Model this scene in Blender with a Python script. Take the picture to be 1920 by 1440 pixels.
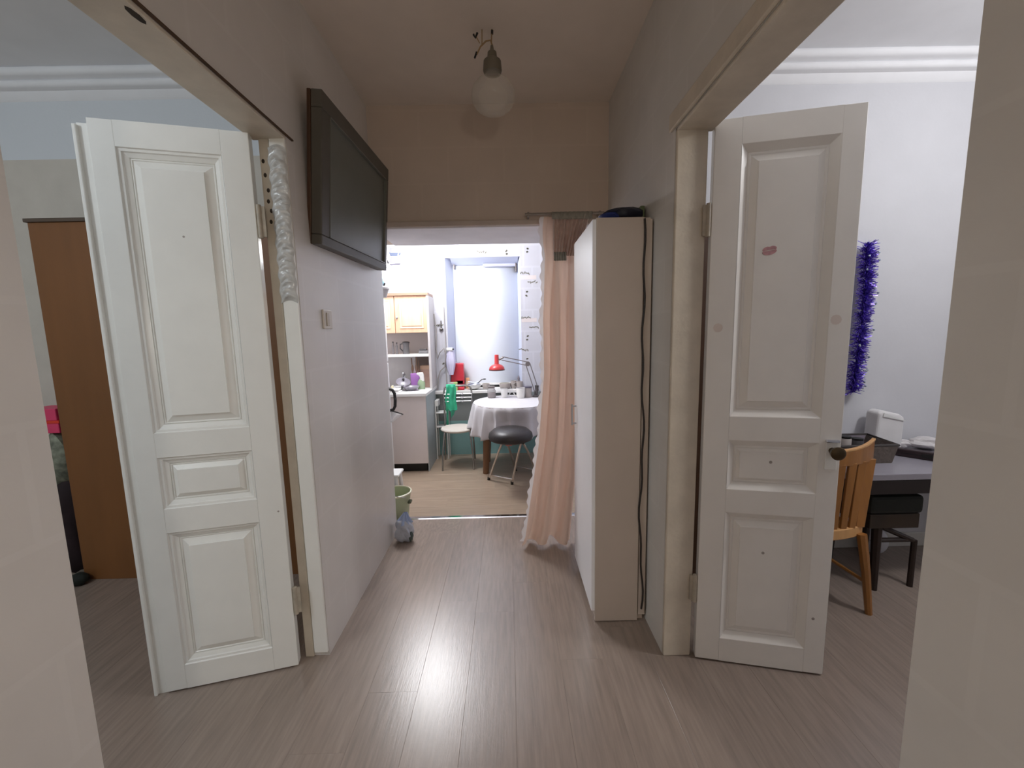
import bpy, bmesh, math, random
from mathutils import Vector, Matrix
random.seed(7)
for o in list(bpy.data.objects): bpy.data.objects.remove(o, do_unlink=True)
S = bpy.context.scene
C = S.collection

# ------------------------------------------------------------------ camera
cam_d = bpy.data.cameras.new('camera'); cam = bpy.data.objects.new('camera', cam_d); C.objects.link(cam)
cam_d.sensor_width = 36.0; cam_d.lens = 36.0 * 768.6 / 1920; cam_d.clip_start = 0.02
# columns: image right, image up, backwards (from the vanishing points of the hall)
cx = Vector((0.99972176, -0.01032561, -0.02120797)); cy = Vector((0.02233473, 0.12519798, 0.99188035))
cz = Vector((-0.00758657, -0.99207804, 0.12539377))
m3 = Matrix((cx, cy, cz)).transposed()
cam.matrix_world = Matrix.Translation((0, 0, 1.4)) @ m3.to_4x4()
S.camera = cam

# ------------------------------------------------------------------ world, exposure, lamps
w = bpy.data.worlds.new('night'); S.world = w; w.use_nodes = True
w.node_tree.nodes['Background'].inputs[0].default_value = (0.02, 0.03, 0.06, 1)
w.node_tree.nodes['Background'].inputs[1].default_value = 0.15
S.view_settings.view_transform = 'Standard'; S.view_settings.look = 'None'
S.view_settings.exposure = 0.0; S.view_settings.gamma = 1.0; S.view_settings.use_curve_mapping = False
S.cycles.max_bounces = 10; S.cycles.diffuse_bounces = 6
try: S.cycles.sample_clamp_indirect = 6.0
except Exception: pass

def lamp(name, loc, power, rgb, radius):
    d = bpy.data.lights.new(name, 'POINT'); d.energy = power; d.color = rgb; d.shadow_soft_size = radius
    o = bpy.data.objects.new(name, d); C.objects.link(o); o.location = loc
    return o
KITCHEN_LAMP = (-0.89, 4.03, 2.30); ROOM_LAMP = (2.45, 1.07, 2.53); LEFT_LAMP = (-2.35, -0.15, 2.40); HALL_FILL = (0.54, -1.6, 1.45)
lamp('kitchen_light', KITCHEN_LAMP, 87, (0.98, 0.99, 1.0), 0.26)
lamp('right_room_light', ROOM_LAMP, 46, (0.98, 0.98, 1.0), 0.12)
lamp('left_room_light', LEFT_LAMP, 46, (0.84, 0.93, 1.0), 0.12)
lamp('hall_fill_light', HALL_FILL, 31, (1.0, 0.925, 0.82), 0.09)  # unseen fill behind the camera, added to brighten hall and left door

# ------------------------------------------------------------------ helpers
def lin(c):
    return tuple(((v/255)/12.92 if v/255 <= 0.04045 else ((v/255+0.055)/1.055)**2.4) for v in c) + (1.0,)
MATS = {}
def mat(name, rgb, rough=0.5, metal=0.0, var=0.06, scale=6.0, bump=0.0, bscale=60.0, coat=0.0, trans=0.0, alpha=1.0,
        stretch=None, emit=None, sub=0.0, randvar=0.0, spec=0.5):
    if name in MATS: return MATS[name]
    m = bpy.data.materials.new(name); m.use_nodes = True; nt = m.node_tree; N = nt.nodes; L = nt.links
    b = N['Principled BSDF']; MATS[name] = m
    col = lin(rgb)
    tc = N.new('ShaderNodeTexCoord'); src = tc.outputs['Object']
    if stretch:
        mp = N.new('ShaderNodeMapping'); mp.inputs['Scale'].default_value = stretch
        L.new(src, mp.inputs['Vector']); src = mp.outputs['Vector']
    if randvar:
        oi = N.new('ShaderNodeObjectInfo'); ad = N.new('ShaderNodeVectorMath'); ad.operation = 'ADD'
        ml = N.new('ShaderNodeVectorMath'); ml.operation = 'SCALE'; ml.inputs[3].default_value = 37.0
        cb = N.new('ShaderNodeCombineXYZ')
        for k in range(3): L.new(oi.outputs['Random'], cb.inputs[k])
        L.new(cb.outputs[0], ml.inputs[0]); L.new(src, ad.inputs[0]); L.new(ml.outputs[0], ad.inputs[1]); src = ad.outputs[0]
    nz = N.new('ShaderNodeTexNoise'); nz.inputs['Scale'].default_value = scale; nz.inputs['Detail'].default_value = 4
    L.new(src, nz.inputs['Vector'])
    rp = N.new('ShaderNodeValToRGB')
    rp.color_ramp.elements[0].position = 0.3; rp.color_ramp.elements[1].position = 0.7
    rp.color_ramp.elements[0].color = tuple(max(0, c*(1-var)) for c in col[:3]) + (1,)
    rp.color_ramp.elements[1].color = tuple(min(1, c*(1+var)) for c in col[:3]) + (1,)
    L.new(nz.outputs['Fac'], rp.inputs['Fac']); cout = rp.outputs['Color']
    if randvar:
        mr = N.new('ShaderNodeMapRange'); mr.inputs[3].default_value = 1-randvar; mr.inputs[4].default_value = 1+randvar
        L.new(oi.outputs['Random'], mr.inputs[0])
        mx = N.new('ShaderNodeVectorMath'); mx.operation = 'SCALE'
        L.new(cout, mx.inputs[0]); L.new(mr.outputs[0], mx.inputs[3]); cout = mx.outputs[0]
    L.new(cout, b.inputs['Base Color'])
    b.inputs['Roughness'].default_value = rough; b.inputs['Metallic'].default_value = metal
    b.inputs['Coat Weight'].default_value = coat; b.inputs['Coat Roughness'].default_value = 0.15
    b.inputs['Specular IOR Level'].default_value = spec
    b.inputs['Transmission Weight'].default_value = trans; b.inputs['Alpha'].default_value = alpha
    if emit:
        b.inputs['Emission Color'].default_value = lin(emit[0]); b.inputs['Emission Strength'].default_value = emit[1]
    if bump:
        nb = N.new('ShaderNodeTexNoise'); nb.inputs['Scale'].default_value = bscale; L.new(src, nb.inputs['Vector'])
        bp = N.new('ShaderNodeBump'); bp.inputs['Strength'].default_value = bump; bp.inputs['Distance'].default_value = 0.01
        L.new(nb.outputs['Fac'], bp.inputs['Height']); L.new(bp.outputs['Normal'], b.inputs['Normal'])
    if sub:
        tr = N.new('ShaderNodeBsdfTranslucent'); L.new(cout, tr.inputs['Color'])
        ms = N.new('ShaderNodeMixShader'); ms.inputs[0].default_value = sub
        L.new(b.outputs[0], ms.inputs[1]); L.new(tr.outputs[0], ms.inputs[2])
        L.new(ms.outputs[0], N['Material Output'].inputs['Surface'])
    return m

def wallpaper(name, rgb, rgb2, bw, bh, var=0.05, rough=0.75, bmp=0.06, axis='YZ', mortar=0.02):
    """printed paper with a faint block pattern"""
    m = mat(name, rgb, rough, var=var, scale=3.0, bump=bmp, bscale=140)
    nt = m.node_tree; N = nt.nodes; L = nt.links; b = N['Principled BSDF']
    old = b.inputs['Base Color'].links[0].from_socket
    tc = N.new('ShaderNodeTexCoord'); sp = N.new('ShaderNodeSeparateXYZ'); cb = N.new('ShaderNodeCombineXYZ')
    L.new(tc.outputs['Object'], sp.inputs[0])
    L.new(sp.outputs['Y' if axis == 'YZ' else 'X'], cb.inputs[0]); L.new(sp.outputs['Z'], cb.inputs[1])
    br = N.new('ShaderNodeTexBrick'); L.new(cb.outputs[0], br.inputs['Vector'])
    br.inputs['Scale'].default_value = 1.0; br.inputs['Brick Width'].default_value = bw; br.inputs['Row Height'].default_value = bh
    br.inputs['Mortar Size'].default_value = mortar; br.inputs['Mortar Smooth'].default_value = 0.3
    br.inputs['Color1'].default_value = (1, 1, 1, 1); br.inputs['Color2'].default_value = (0.985, 0.98, 0.975, 1)
    br.inputs['Mortar'].default_value = tuple(lin(rgb2)[i]/max(0.001, lin(rgb)[i]) for i in range(3)) + (1,)
    mx = N.new('ShaderNodeMix'); mx.data_type = 'RGBA'; mx.blend_type = 'MULTIPLY'; mx.inputs[0].default_value = 1.0
    L.new(old, mx.inputs[6]); L.new(br.outputs['Color'], mx.inputs[7]); L.new(mx.outputs[2], b.inputs['Base Color'])
    return m

def zband(name, rgb_low, rgb_high, z, rough=0.7):
    """two bands of colour that meet at height z (world metres, objects stand at the origin)"""
    m = mat(name, rgb_low, rough, var=0.04, scale=8, bump=0.08, bscale=90)
    nt = m.node_tree; N = nt.nodes; L = nt.links; b = N['Principled BSDF']
    old = b.inputs['Base Color'].links[0].from_socket
    tc = N.new('ShaderNodeTexCoord'); sp = N.new('ShaderNodeSeparateXYZ'); L.new(tc.outputs['Object'], sp.inputs[0])
    g = N.new('ShaderNodeMath'); g.operation = 'GREATER_THAN'; g.inputs[1].default_value = z; L.new(sp.outputs['Z'], g.inputs[0])
    mx = N.new('ShaderNodeMix'); mx.data_type = 'RGBA'; L.new(g.outputs[0], mx.inputs[0]); L.new(old, mx.inputs[6])
    mx.inputs[7].default_value = lin(rgb_high); L.new(mx.outputs[2], b.inputs['Base Color'])
    return m

class B:
    def __init__(self): self.bm = bmesh.new()
    def box(self, x0, x1, y0, y1, z0, z1, rot=None, piv=None):
        vs = [self.bm.verts.new((x, y, z)) for x in (x0, x1) for y in (y0, y1) for z in (z0, z1)]
        for f in ((0,1,3,2),(4,6,7,5),(0,4,5,1),(2,3,7,6),(0,2,6,4),(1,5,7,3)): self.bm.faces.new([vs[i] for i in f])
        if rot is not None:
            p = Vector(piv or ((x0+x1)/2, (y0+y1)/2, (z0+z1)/2))
            for v in vs: v.co = p + rot @ (v.co - p)
        return self
    def prism(self, pts, axis, a0, a1):
        """polygon in the two other axes, extruded along axis"""
        def co(p, a):
            return {'x': (a, p[0], p[1]), 'y': (p[0], a, p[1]), 'z': (p[0], p[1], a)}[axis]
        v0 = [self.bm.verts.new(co(p, a0)) for p in pts]; v1 = [self.bm.verts.new(co(p, a1)) for p in pts]
        n = len(pts); self.bm.faces.new(v0); self.bm.faces.new(v1[::-1])
        for i in range(n): self.bm.faces.new((v0[i], v0[(i+1) % n], v1[(i+1) % n], v1[i]))
        return self
    def lathe(self, c, prof, seg=24, sx=1.0, sy=1.0, cap=True):
        rings = []
        for r, z in prof:
            rings.append([self.bm.verts.new((c[0]+sx*r*math.cos(2*math.pi*i/seg), c[1]+sy*r*math.sin(2*math.pi*i/seg), c[2]+z)) for i in range(seg)])
        for a, b_ in zip(rings, rings[1:]):
            for i in range(seg): self.bm.faces.new((a[i], a[(i+1) % seg], b_[(i+1) % seg], b_[i]))
        if cap:
            if prof[0][0] > 1e-4: self.bm.faces.new(rings[0][::-1])
            if prof[-1][0] > 1e-4: self.bm.faces.new(rings[-1])
        return self
    def tube(self, pts, r, seg=8, rads=None):
        pts = [Vector(p) for p in pts]; rings = []; up = Vector((0.13, 0.27, 0.95))
        for i, p in enumerate(pts):
            t = (pts[min(i+1, len(pts)-1)] - pts[max(i-1, 0)]).normalized()
            a = t.cross(up)
            if a.length < 1e-3: a = t.cross(Vector((1, 0, 0)))
            a.normalize(); b_ = t.cross(a).normalized(); rr = rads[i] if rads else r
            rings.append([self.bm.verts.new(p + rr*(a*math.cos(2*math.pi*k/seg) + b_*math.sin(2*math.pi*k/seg))) for k in range(seg)])
        for a, b_ in zip(rings, rings[1:]):
            for i in range(seg): self.bm.faces.new((a[i], a[(i+1) % seg], b_[(i+1) % seg], b_[i]))
        self.bm.faces.new(rings[0][::-1]); self.bm.faces.new(rings[-1]); return self
    def blob(self, c, r, seed=0, amp=0.15, sub=3):
        n0 = len(self.bm.verts)
        res = bmesh.ops.create_icosphere(self.bm, subdivisions=sub, radius=1.0)
        rnd = random.Random(seed); ph = [(rnd.uniform(2, 6), rnd.uniform(2, 6), rnd.uniform(2, 6), rnd.uniform(0, 6)) for _ in range(5)]
        for v in res['verts']:
            d = 1 + amp*sum(math.sin(a*v.co.x+b_*v.co.y+cc*v.co.z+p) for a, b_, cc, p in ph)/3
            v.co = Vector((c[0]+v.co.x*r[0]*d, c[1]+v.co.y*r[1]*d, c[2]+v.co.z*r[2]*d))
        return self
    def grid(self, nu, nv, f, thick=0.0):
        vs = [[self.bm.verts.new(f(i/nu, j/nv)) for i in range(nu+1)] for j in range(nv+1)]
        for j in range(nv):
            for i in range(nu): self.bm.faces.new((vs[j][i], vs[j][i+1], vs[j+1][i+1], vs[j+1][i]))
        return self
    def done(self, name, m, parent=None, bevel=0.0, smooth=False, seg=2, sol=0.0):
        bmesh.ops.recalc_face_normals(self.bm, faces=self.bm.faces)
        me = bpy.data.meshes.new(name); self.bm.to_mesh(me); self.bm.free()
        me.materials.append(m)
        o = bpy.data.objects.new(name, me); C.objects.link(o)
        if smooth:
            for p in me.polygons: p.use_smooth = True
            try: me.set_sharp_from_angle(angle=math.radians(40))
            except Exception: pass
        if sol:
            md = o.modifiers.new('thickness', 'SOLIDIFY'); md.thickness = sol
        if bevel:
            md = o.modifiers.new('bevel', 'BEVEL'); md.width = bevel; md.segments = seg; md.limit_method = 'ANGLE'
        if parent: o.parent = parent
        return o
def tag(o, label, cat, group=None):
    o['label'] = label; o['category'] = cat
    if group: o['group'] = group
    return o
def thing(name, label, cat, loc=(0, 0, 0), rz=0.0, group=None):
    o = bpy.data.objects.new(name, None); C.objects.link(o); o.location = loc; o.rotation_euler = (0, 0, rz)
    o.empty_display_size = 0.05
    return tag(o, label, cat, group)
def struct(o, label=None):
    o['kind'] = 'structure'
    if label: o['label'] = label
    return o
def sroot(name, loc=(0, 0, 0), rz=0.0, label=None):
    o = bpy.data.objects.new(name, None); C.objects.link(o); o.location = loc; o.rotation_euler = (0, 0, rz); o.empty_display_size = 0.05
    return struct(o, label)
def RX(a): return Matrix.Rotation(a, 3, 'X')
def RY(a): return Matrix.Rotation(a, 3, 'Y')
def RZ(a): return Matrix.Rotation(a, 3, 'Z')

# ------------------------------------------------------------------ materials of the shell
M_soffit = mat('soffit_paint', (226, 224, 228), 0.8, var=0.05, scale=6)
M_hall = wallpaper('hall_wallpaper', (212, 207, 202), (214, 209, 204), 0.34, 0.21, var=0.05, mortar=0.008, rough=0.32, bmp=0.02)
M_hall_r = wallpaper('hall_wallpaper_matt', (214, 211, 206), (216, 213, 208), 0.34, 0.21, var=0.06, mortar=0.008, rough=0.65, bmp=0.02)
M_header = wallpaper('header_wallpaper', (198, 182, 168), (200, 184, 170), 0.34, 0.21, var=0.04, axis='XZ', mortar=0.008)
M_ceil = mat('ceiling_paint', (216, 204, 192), 0.9, var=0.03)
M_white_ceil = mat('white_ceiling_paint', (238, 238, 240), 0.9, var=0.02)
M_room_white = mat('white_wall_paint', (208, 208, 212), 0.8, var=0.02, bump=0.04)
M_left_wall = zband('left_room_wall_paint', (206, 200, 190), (218, 223, 228), 2.43)
M_kwall = wallpaper('kitchen_wallpaper', (196, 197, 206), (201, 202, 211), 0.19, 0.235, var=0.02, axis='XZ', mortar=0.012)
M_kgrey = mat('kitchen_splash_grey', (196, 192, 192), 0.6, var=0.03)
M_dado = zband('kitchen_dado_bands', (140, 184, 184), (132, 137, 137), 0.40, rough=0.5)  # turquoise up to the set height, grey above it
M_gloss = mat('old_white_gloss_paint', (238, 237, 232), 0.22, var=0.02, scale=9, bump=0.05, bscale=25, coat=0.2)
M_gloss2 = mat('shaded_gloss_paint', (238, 234, 228), 0.25, var=0.02, scale=9, bump=0.05, bscale=25, coat=0.2)  # copy of the white gloss with the right leaf's shade in its colour
M_jamb = mat('yellowed_gloss_paint', (206, 196, 180), 0.4, var=0.08, scale=12, bump=0.1)
M_trimw = mat('white_trim_paint', (216, 214, 208), 0.35, var=0.03)
M_plank = mat('grey_laminate', (147, 132, 121), 0.27, var=0.12, scale=5.0, stretch=(14, 1.1, 14), randvar=0.04, bump=0.03, bscale=14, spec=0.7)
M_kplank = mat('warm_laminate', (168, 143, 121), 0.3, var=0.12, scale=5.0, stretch=(1.1, 14, 14), randvar=0.04, bump=0.03, bscale=14)
M_sub = mat('floor_joint', (140, 130, 122), 0.8)
M_steel = mat('brushed_steel', (190, 190, 192), 0.28, 1.0, var=0.04)
M_chrome = mat('chrome', (215, 216, 220), 0.12, 1.0, var=0.01)
M_black = mat('black_plastic', (22, 21, 20), 0.45, var=0.1)
M_white = mat('white_plastic', (232, 232, 230), 0.35, var=0.02)
M_brown_dark = mat('dark_brown_wood', (70, 44, 24), 0.45, var=0.15, stretch=(3, 3, 0.6))

# ------------------------------------------------------------------ setting: floor
fl = struct(B().box(-4.3, 4.3, -3.6, 3.0, -0.08, -0.007).done('floor', M_sub), 'grey wood-look laminate floor of the hall and side rooms')
def plank_mesh(w_, l_, m):
    b = B(); c = 0.0005
    b.prism([(0, -0.0069), (w_, -0.0069), (w_, -c*0.6), (w_-c, 0), (c, 0), (0, -c*0.6)], 'y', 0, l_)
    o = b.done('plank', m); me = o.data; bpy.data.objects.remove(o); return me
PW, PL = 0.194, 1.29
pm = plank_mesh(PW-0.0004, PL-0.0004, M_plank)
for i in range(-22, 22):
    off = random.random()*PL
    y = -1.9 - off
    while y < 3.0:
        if y + PL > -0.6:
            l_ = min(PL, 3.0 - y)
            o = bpy.data.objects.new('plank', pm); C.objects.link(o); o.location = (i*PW, y, 0); o.parent = fl
            if l_ < PL: o.scale = (1, l_/PL, 1)
        y += PL
kfl = struct(B().box(-1.8, 1.3, 3.0, 5.1, -0.08, -0.007).done('floor_kitchen', M_sub), 'warm wood-look laminate floor of the kitchen')
kpm = plank_mesh(PW-0.0004, PL-0.0004, M_kplank)
for j in range(9):
    x = 1.3 + random.random()*PL
    while x > -1.8:
        o = bpy.data.objects.new('plank', kpm); C.objects.link(o); o.location = (x, 3.0 + j*PW, 0); o.rotation_euler = (0, 0, math.pi/2); o.parent = kfl
        x -= PL
# the kitchen planks are laid across: grain follows their own length
kpm.materials[0] = mat('warm_laminate_across', (162, 143, 124), 0.3, var=0.12, scale=5.0, stretch=(14, 1.1, 14), randvar=0.04, bump=0.03, bscale=14)

# ------------------------------------------------------------------ setting: walls and ceilings
HZ = 2.76
b = B(); b.box(-0.922, -0.82, 1.66, 2.78, 0, HZ); b.box(-0.945, -0.82, 0.72, 1.66, 2.15, HZ); b.box(-0.945, -0.82, -3.5, 0.72, 0, HZ)
struct(b.done('wall_left', M_hall), 'left wall of the hall, pale pinkish wallpaper')
b = B(); b.box(0.64, 0.756, 1.62, 2.65, 0, HZ); b.box(0.64, 0.775, 0.595, 1.62, 2.135, HZ); b.box(0.64, 0.775, -3.5, 0.595, 0, HZ)
struct(b.done('wall_right', M_hall_r), 'right wall of the hall, greyish wallpaper')
b = B(); b.box(-1.02, 0.64, 2.65, 3.15, 2.06, HZ)
struct(B().box(-0.82, 0.60, 2.66, 3.149, 2.052, 2.0598).done('trim_13', M_soffit), 'pale underside of the opening to the kitchen')
struct(b.done('wall_header', M_header), 'wall above the opening to the kitchen')
b = B(); b.box(-1.2, -1.02, 2.65, 3.15, 0, HZ); b.box(0.60, 0.64, 2.65, 3.15, 0, 2.06); b.box(0.64, 1.3, 2.65, 3.15, 0, HZ)
struct(b.done('wall_passage', M_kwall), 'side reveals of the kitchen opening')
struct(B().box(-0.945, 0.775, -3.65, -3.5, 0, HZ).done('wall_front', M_hall))
struct(B().box(-0.945, 0.775, -3.6, 2.65, HZ, HZ+0.1).done('ceiling', M_ceil), 'hall ceiling')
struct(B().box(-4.4, -0.945, 2.50, 2.65, 0, 3.0).done('wall_left_room_back', M_left_wall), 'far wall of the left room')
b = B(); b.box(-4.4, -4.25, -2.1, 2.5, 0, 3.0); b.box(-4.4, -0.945, -2.25, -2.1, 0, 3.0)
struct(b.done('wall_left_room_side', M_left_wall))
struct(B().box(-4.4, -0.82, -2.25, 2.65, 2.87, 3.0).done('ceiling_left_room', M_white_ceil), 'bluish white ceiling of the left room')
struct(B().box(-0.945, -0.82, -2.25, 2.65, 2.861, 2.87).done('wall_left_top', M_left_wall))
struct(B().box(0.775, 4.4, 2.44, 2.65, 0, 3.0).done('wall_right_room_back', M_room_white), 'white far wall of the right room')
b = B(); b.box(4.25, 4.4, -2.1, 2.44, 0, 3.0); b.box(0.775, 4.4, -2.25, -2.1, 0, 3.0)
struct(b.done('wall_right_room_side', M_room_white))
struct(B().box(0.64, 4.4, -2.25, 2.65, 2.86, 3.0).done('ceiling_right_room', M_white_ceil), 'white ceiling of the right room')
# cornices: stepped profile with two rounded beads
def cornice(name, x0, x1, y, ztop, m, k=1.0):
    pr = [(0, 0)]
    for t in range(7):
        a = math.pi*t/6; pr.append((-0.075*k+0.0 - 0.016*math.sin(a), -0.0 - 0.022*(1-math.cos(a))/1.0))
    for t in range(7):
        a = math.pi*t/6; pr.append((-0.045*k - 0.014*math.sin(a), -0.050 - 0.019*(1-math.cos(a))/1.0))
    pr += [(-0.022*k, -0.092), (-0.010*k, -0.125), (0, -0.135)]
    b = B(); b.prism([(y+p[0], ztop+p[1]) for p in pr], 'x', x0, x1)
    return struct(b.done(name, m, smooth=True))
cornice('trim_1', -4.25, -0.945, 2.5, 2.87, M_white_ceil)['label'] = 'plaster cornice of the left room'
cornice('trim_2', 0.775, 4.25, 2.44, 2.86, M_white_ceil)['label'] = 'white plaster cornice of the right room'
struct(B().box(0.775, 4.25, 2.425, 2.44, 0, 0.09).done('baseboard_right_room', M_trimw, bevel=0.004), 'white skirting of the right room')
# kitchen shell
KY = 4.66
b = B(); b.box(-1.8, -0.677, KY, 5.05, 0, HZ); b.box(0.153, 1.3, KY, 5.05, 0, HZ); b.box(-0.677, 0.153, KY, 5.05, 2.228, HZ); b.box(-0.677, 0.153, KY, 5.05, 0, 0.72)
kback = struct(b.done('wall_kitchen_back', M_kwall), 'white kitchen wall with printed sprigs')
struct(B().box(-0.835, 1.2, KY-0.012, KY, 0, 0.719).done('wall_kitchen_dado', M_dado), 'lower kitchen wall, turquoise below and grey above')
b = B(); b.box(-1.95, -1.8, 3.15, 5.05, 0, HZ); struct(b.done('wall_kitchen_left', M_kwall))
b = B(); b.box(1.25, 1.4, 3.15, 5.05, 0, HZ); struct(b.done('wall_kitchen_right', M_kwall))
struct(B().box(-1.8, -1.2, 2.9, 3.15, 0, HZ).done('wall_kitchen_front', M_kwall))
struct(B().box(-1.95, 1.4, 3.15, 5.05, HZ, HZ+0.1).done('ceiling_kitchen', M_white_ceil))
# printed sprigs on the wallpaper: flat print, a few leaves each
M_print = mat('sprig_print', (120, 118, 108), 0.8, var=0.2, scale=40)
for (sx, sz, kind) in [(0.243, 2.315, 0), (0.238, 2.27, 0), (0.215, 2.046, 1), (0.229, 1.84, 0), (0.222, 1.805, 0), (0.218, 1.565, 1), (0.229, 1.35, 0), (0.222, 1.315, 0),
                       (-0.256, 2.284, 1), (0.008, 2.285, 0), (0.012, 2.255, 0), (0.19, 1.20, 1), (0.22, 1.10, 0), (-0.765, 1.50, 1), (-0.735, 1.06, 0), (0.30, 1.95, 1), (0.31, 1.45, 1)]:
    b = B(); n = 5 if kind else 2
    for q in range(n):
        a = random.uniform(0, 3.1); x = sx + (q-n/2)*(0.022 if kind else 0.008); z = sz + random.uniform(-0.008, 0.008)
        l_, h_ = (0.016, 0.006) if kind else (0.010, 0.009)
        pts = [(x + l_*math.cos(t)*math.cos(a) - h_*math.sin(t)*math.sin(a), z + l_*math.cos(t)*math.sin(a) + h_*math.sin(t)*math.cos(a)) for t in [k*math.pi/4 for k in range(8)]]
        b.prism(pts, 'y', KY-0.0015, KY-0.0002)
    b.done('printed_sprig', M_print, kback)
# paper bands of the print beside the window
M_band = mat('paper_band_print', (214, 205, 204), 0.8, var=0.03)
for z in (2.00, 1.53): B().box(0.158, 0.33, KY-0.001, KY-0.0001, z-0.022, z+0.022).done('printed_band', M_band, kback)

# threshold strip
tag(B().prism([(2.975, 0), (3.025, 0), (3.016, 0.005), (2.984, 0.005)], 'x', -1.0, 0.6).done('threshold_strip', M_chrome), 'shiny metal threshold strip where the hall meets the kitchen', 'threshold')

# ------------------------------------------------------------------ window and blind
win = sroot('window_1', (0, 0, 0), label='deep kitchen window recess behind the white blind')
b = B()
for x0, x1, z0, z1 in [(-0.677, -0.617, 0.76, 2.228), (0.093, 0.153, 0.76, 2.228), (-0.617, 0.093, 0.76, 0.83), (-0.617, 0.093, 2.16, 2.228), (-0.29, -0.24, 0.83, 2.16)]:
    b.box(x0, x1, 4.96, 5.02, z0, z1)
b.done('window_frame', M_white, win, bevel=0.005)
M_glass = mat('window_glass', (235, 240, 245), 0.03, trans=1.0, var=0.0)
B().box(-0.617, -0.29, 4.985, 4.991, 0.83, 2.16).done('pane', M_glass, win)
B().box(-0.24, 0.093, 4.985, 4.991, 0.83, 2.16).done('pane', M_glass, win)
b = B(); b.box(-0.677, 0.153, 4.62, 4.96, 0.721, 0.757); b.box(-0.855, 0.165, 4.585, 4.659, 0.721, 0.757)
struct(b.done('trim_3', M_white, bevel=0.006), 'white window sill board')
M_niche = mat('white_niche_plaster', (190, 196, 216), 0.7, var=0.01)
b = B()
b.prism([(-0.6769, 4.662), (-0.6769, 4.958), (-0.600, 4.958), (-0.612, 4.84)], 'z', 0.758, 2.2279)
b.prism([(0.1529, 4.662), (0.1529, 4.958), (0.112, 4.958), (0.124, 4.84)], 'z', 0.758, 2.2279)
b.prism([(4.662, 2.2279), (4.958, 2.2279), (4.958, 2.155), (4.84, 2.168)], 'x', -0.62, 0.13)
b.done('reveal_lining', M_niche, win)
bl = thing('roller_blind', 'white roller blind drawn down over the kitchen window', 'blind', (-0.244, 4.836, 2.166))
B().grid(1, 40, lambda u, v: (-0.3675+u*0.735, 0.003*math.sin(v*9), -v*1.375)).done('blind_fabric', mat('blind_cloth', (226, 232, 240), 0.8, var=0.01), bl, sol=0.002, smooth=True)
B().tube([(-0.02, -0.03, -0.004), (0.345, -0.03, -0.004)], 0.020, 16).done('roller_tube', mat('pale_lilac_tube', (190, 192, 212), 0.5), bl, smooth=True)
for x in (-0.35, 0.352): B().box(x-0.007, x+0.007, -0.05, -0.01, -0.085 if x > 0 else -0.04, 0.01).done('bracket', mat('grey_bracket', (120, 112, 112), 0.5), bl, bevel=0.003)
B().box(-0.355, 0.355, -0.008, 0.008, -1.38, -1.355).done('bottom_bar', M_white, bl, bevel=0.003)

# ------------------------------------------------------------------ double door leaves
def ring_panel(b, u0, u1, z0, z1, prof, s, y0=0.0):
    """concentric rectangles (inset, depth) joined into a moulded panel; s = which way the front faces"""
    rings = []
    for ins, d in prof:
        rings.append([b.bm.verts.new((u, y0 - s*(-d), z)) for u, z in ((u0+ins, z0+ins), (u1-ins, z0+ins), (u1-ins, z1-ins), (u0+ins, z1-ins))])
    for a, c in zip(rings, rings[1:]):
        for i in range(4): b.bm.faces.new((a[i], a[(i+1) % 4], c[(i+1) % 4], c[i]))
    b.bm.faces.new(rings[-1])
ROWS = [(0.11, 0.665), (0.76, 0.962), (1.055, 2.055)]
def door_leaf(name, loc, rz, s, label, wid, hgt, M_gloss, style):
    """local x along the leaf; body lies at y = s*(0..0.042), the seen face is y = 0"""
    d = sroot(name, loc, rz, label)
    U0, U1 = 0.092, wid-0.072
    T = 0.042
    def by(b, x0, x1, z0, z1): b.box(x0, x1, min(0, s*T), max(0, s*T), z0, z1)
    for x0, x1 in ((0.0, U0), (U1, wid)):
        b = B(); by(b, x0, x1, 0.008, hgt); b.done('stile', M_gloss, d, bevel=0.002)
    zs = [0.008] + [z for r in ROWS for z in r] + [hgt]
    for k in range(0, len(zs), 2):
        b = B(); by(b, U0, U1, zs[k], zs[k+1]); b.done('rail', M_gloss, d)
    for z0, z1 in ROWS:
        b = B(); small = z1-z0 < 0.3
        if style == 'wide':
            pr = [(0, 0.0), (0.002, 0.001), (0.026, 0.021), (0.029, 0.023), (0.033, 0.023), (0.060, 0.012), (0.062, 0.008)]
            if small: pr[-2:] = [(0.046, 0.016), (0.048, 0.010)]
        else:
            pr = [(0, 0.0), (0.003, 0.005), (0.011, 0.006), (0.014, 0.011), (0.028, 0.017), (0.031, 0.024), (0.034, 0.024)]
            pr += [(0.037, 0.021), (0.062, 0.010), (0.063, 0.005)] if not small else [(0.037, 0.021), (0.054, 0.010), (0.055, 0.005)]
        ring_panel(b, U0, U1, z0, z1, pr, s)
        ring_panel(b, U0, U1, z0, z1, [(i_, T - d_) for i_, d_ in pr], s)
        b.done('panel', M_gloss, d)
    return d
LA = math.atan2(-0.121, -0.464)
d1 = door_leaf('door_1', (-0.926, 1.598, 0.0), LA, -1, 'white panelled door leaf opened into the left room', 0.478, 2.14, M_gloss, 'stepped')
b = B(); b.box(0.478, 0.512, -0.034, -0.012, 0.0, 2.125); b.done('rebate_strip', M_gloss, d1)
b = B(); b.box(0.508, 0.520, -0.036, 0.000, 0.0, 2.118); b.done('rebate_lip', M_gloss, d1, bevel=0.003)
RA = math.atan2(-0.105, 0.463)
d2 = door_leaf('door_2', (0.768, 1.582, 0.0), RA, 1, 'white panelled door leaf opened into the right room', 0.478, 2.145, M_gloss2, 'wide')
M_knob = mat('dark_old_brass', (84, 70, 52), 0.3, 0.9, var=0.1)
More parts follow.
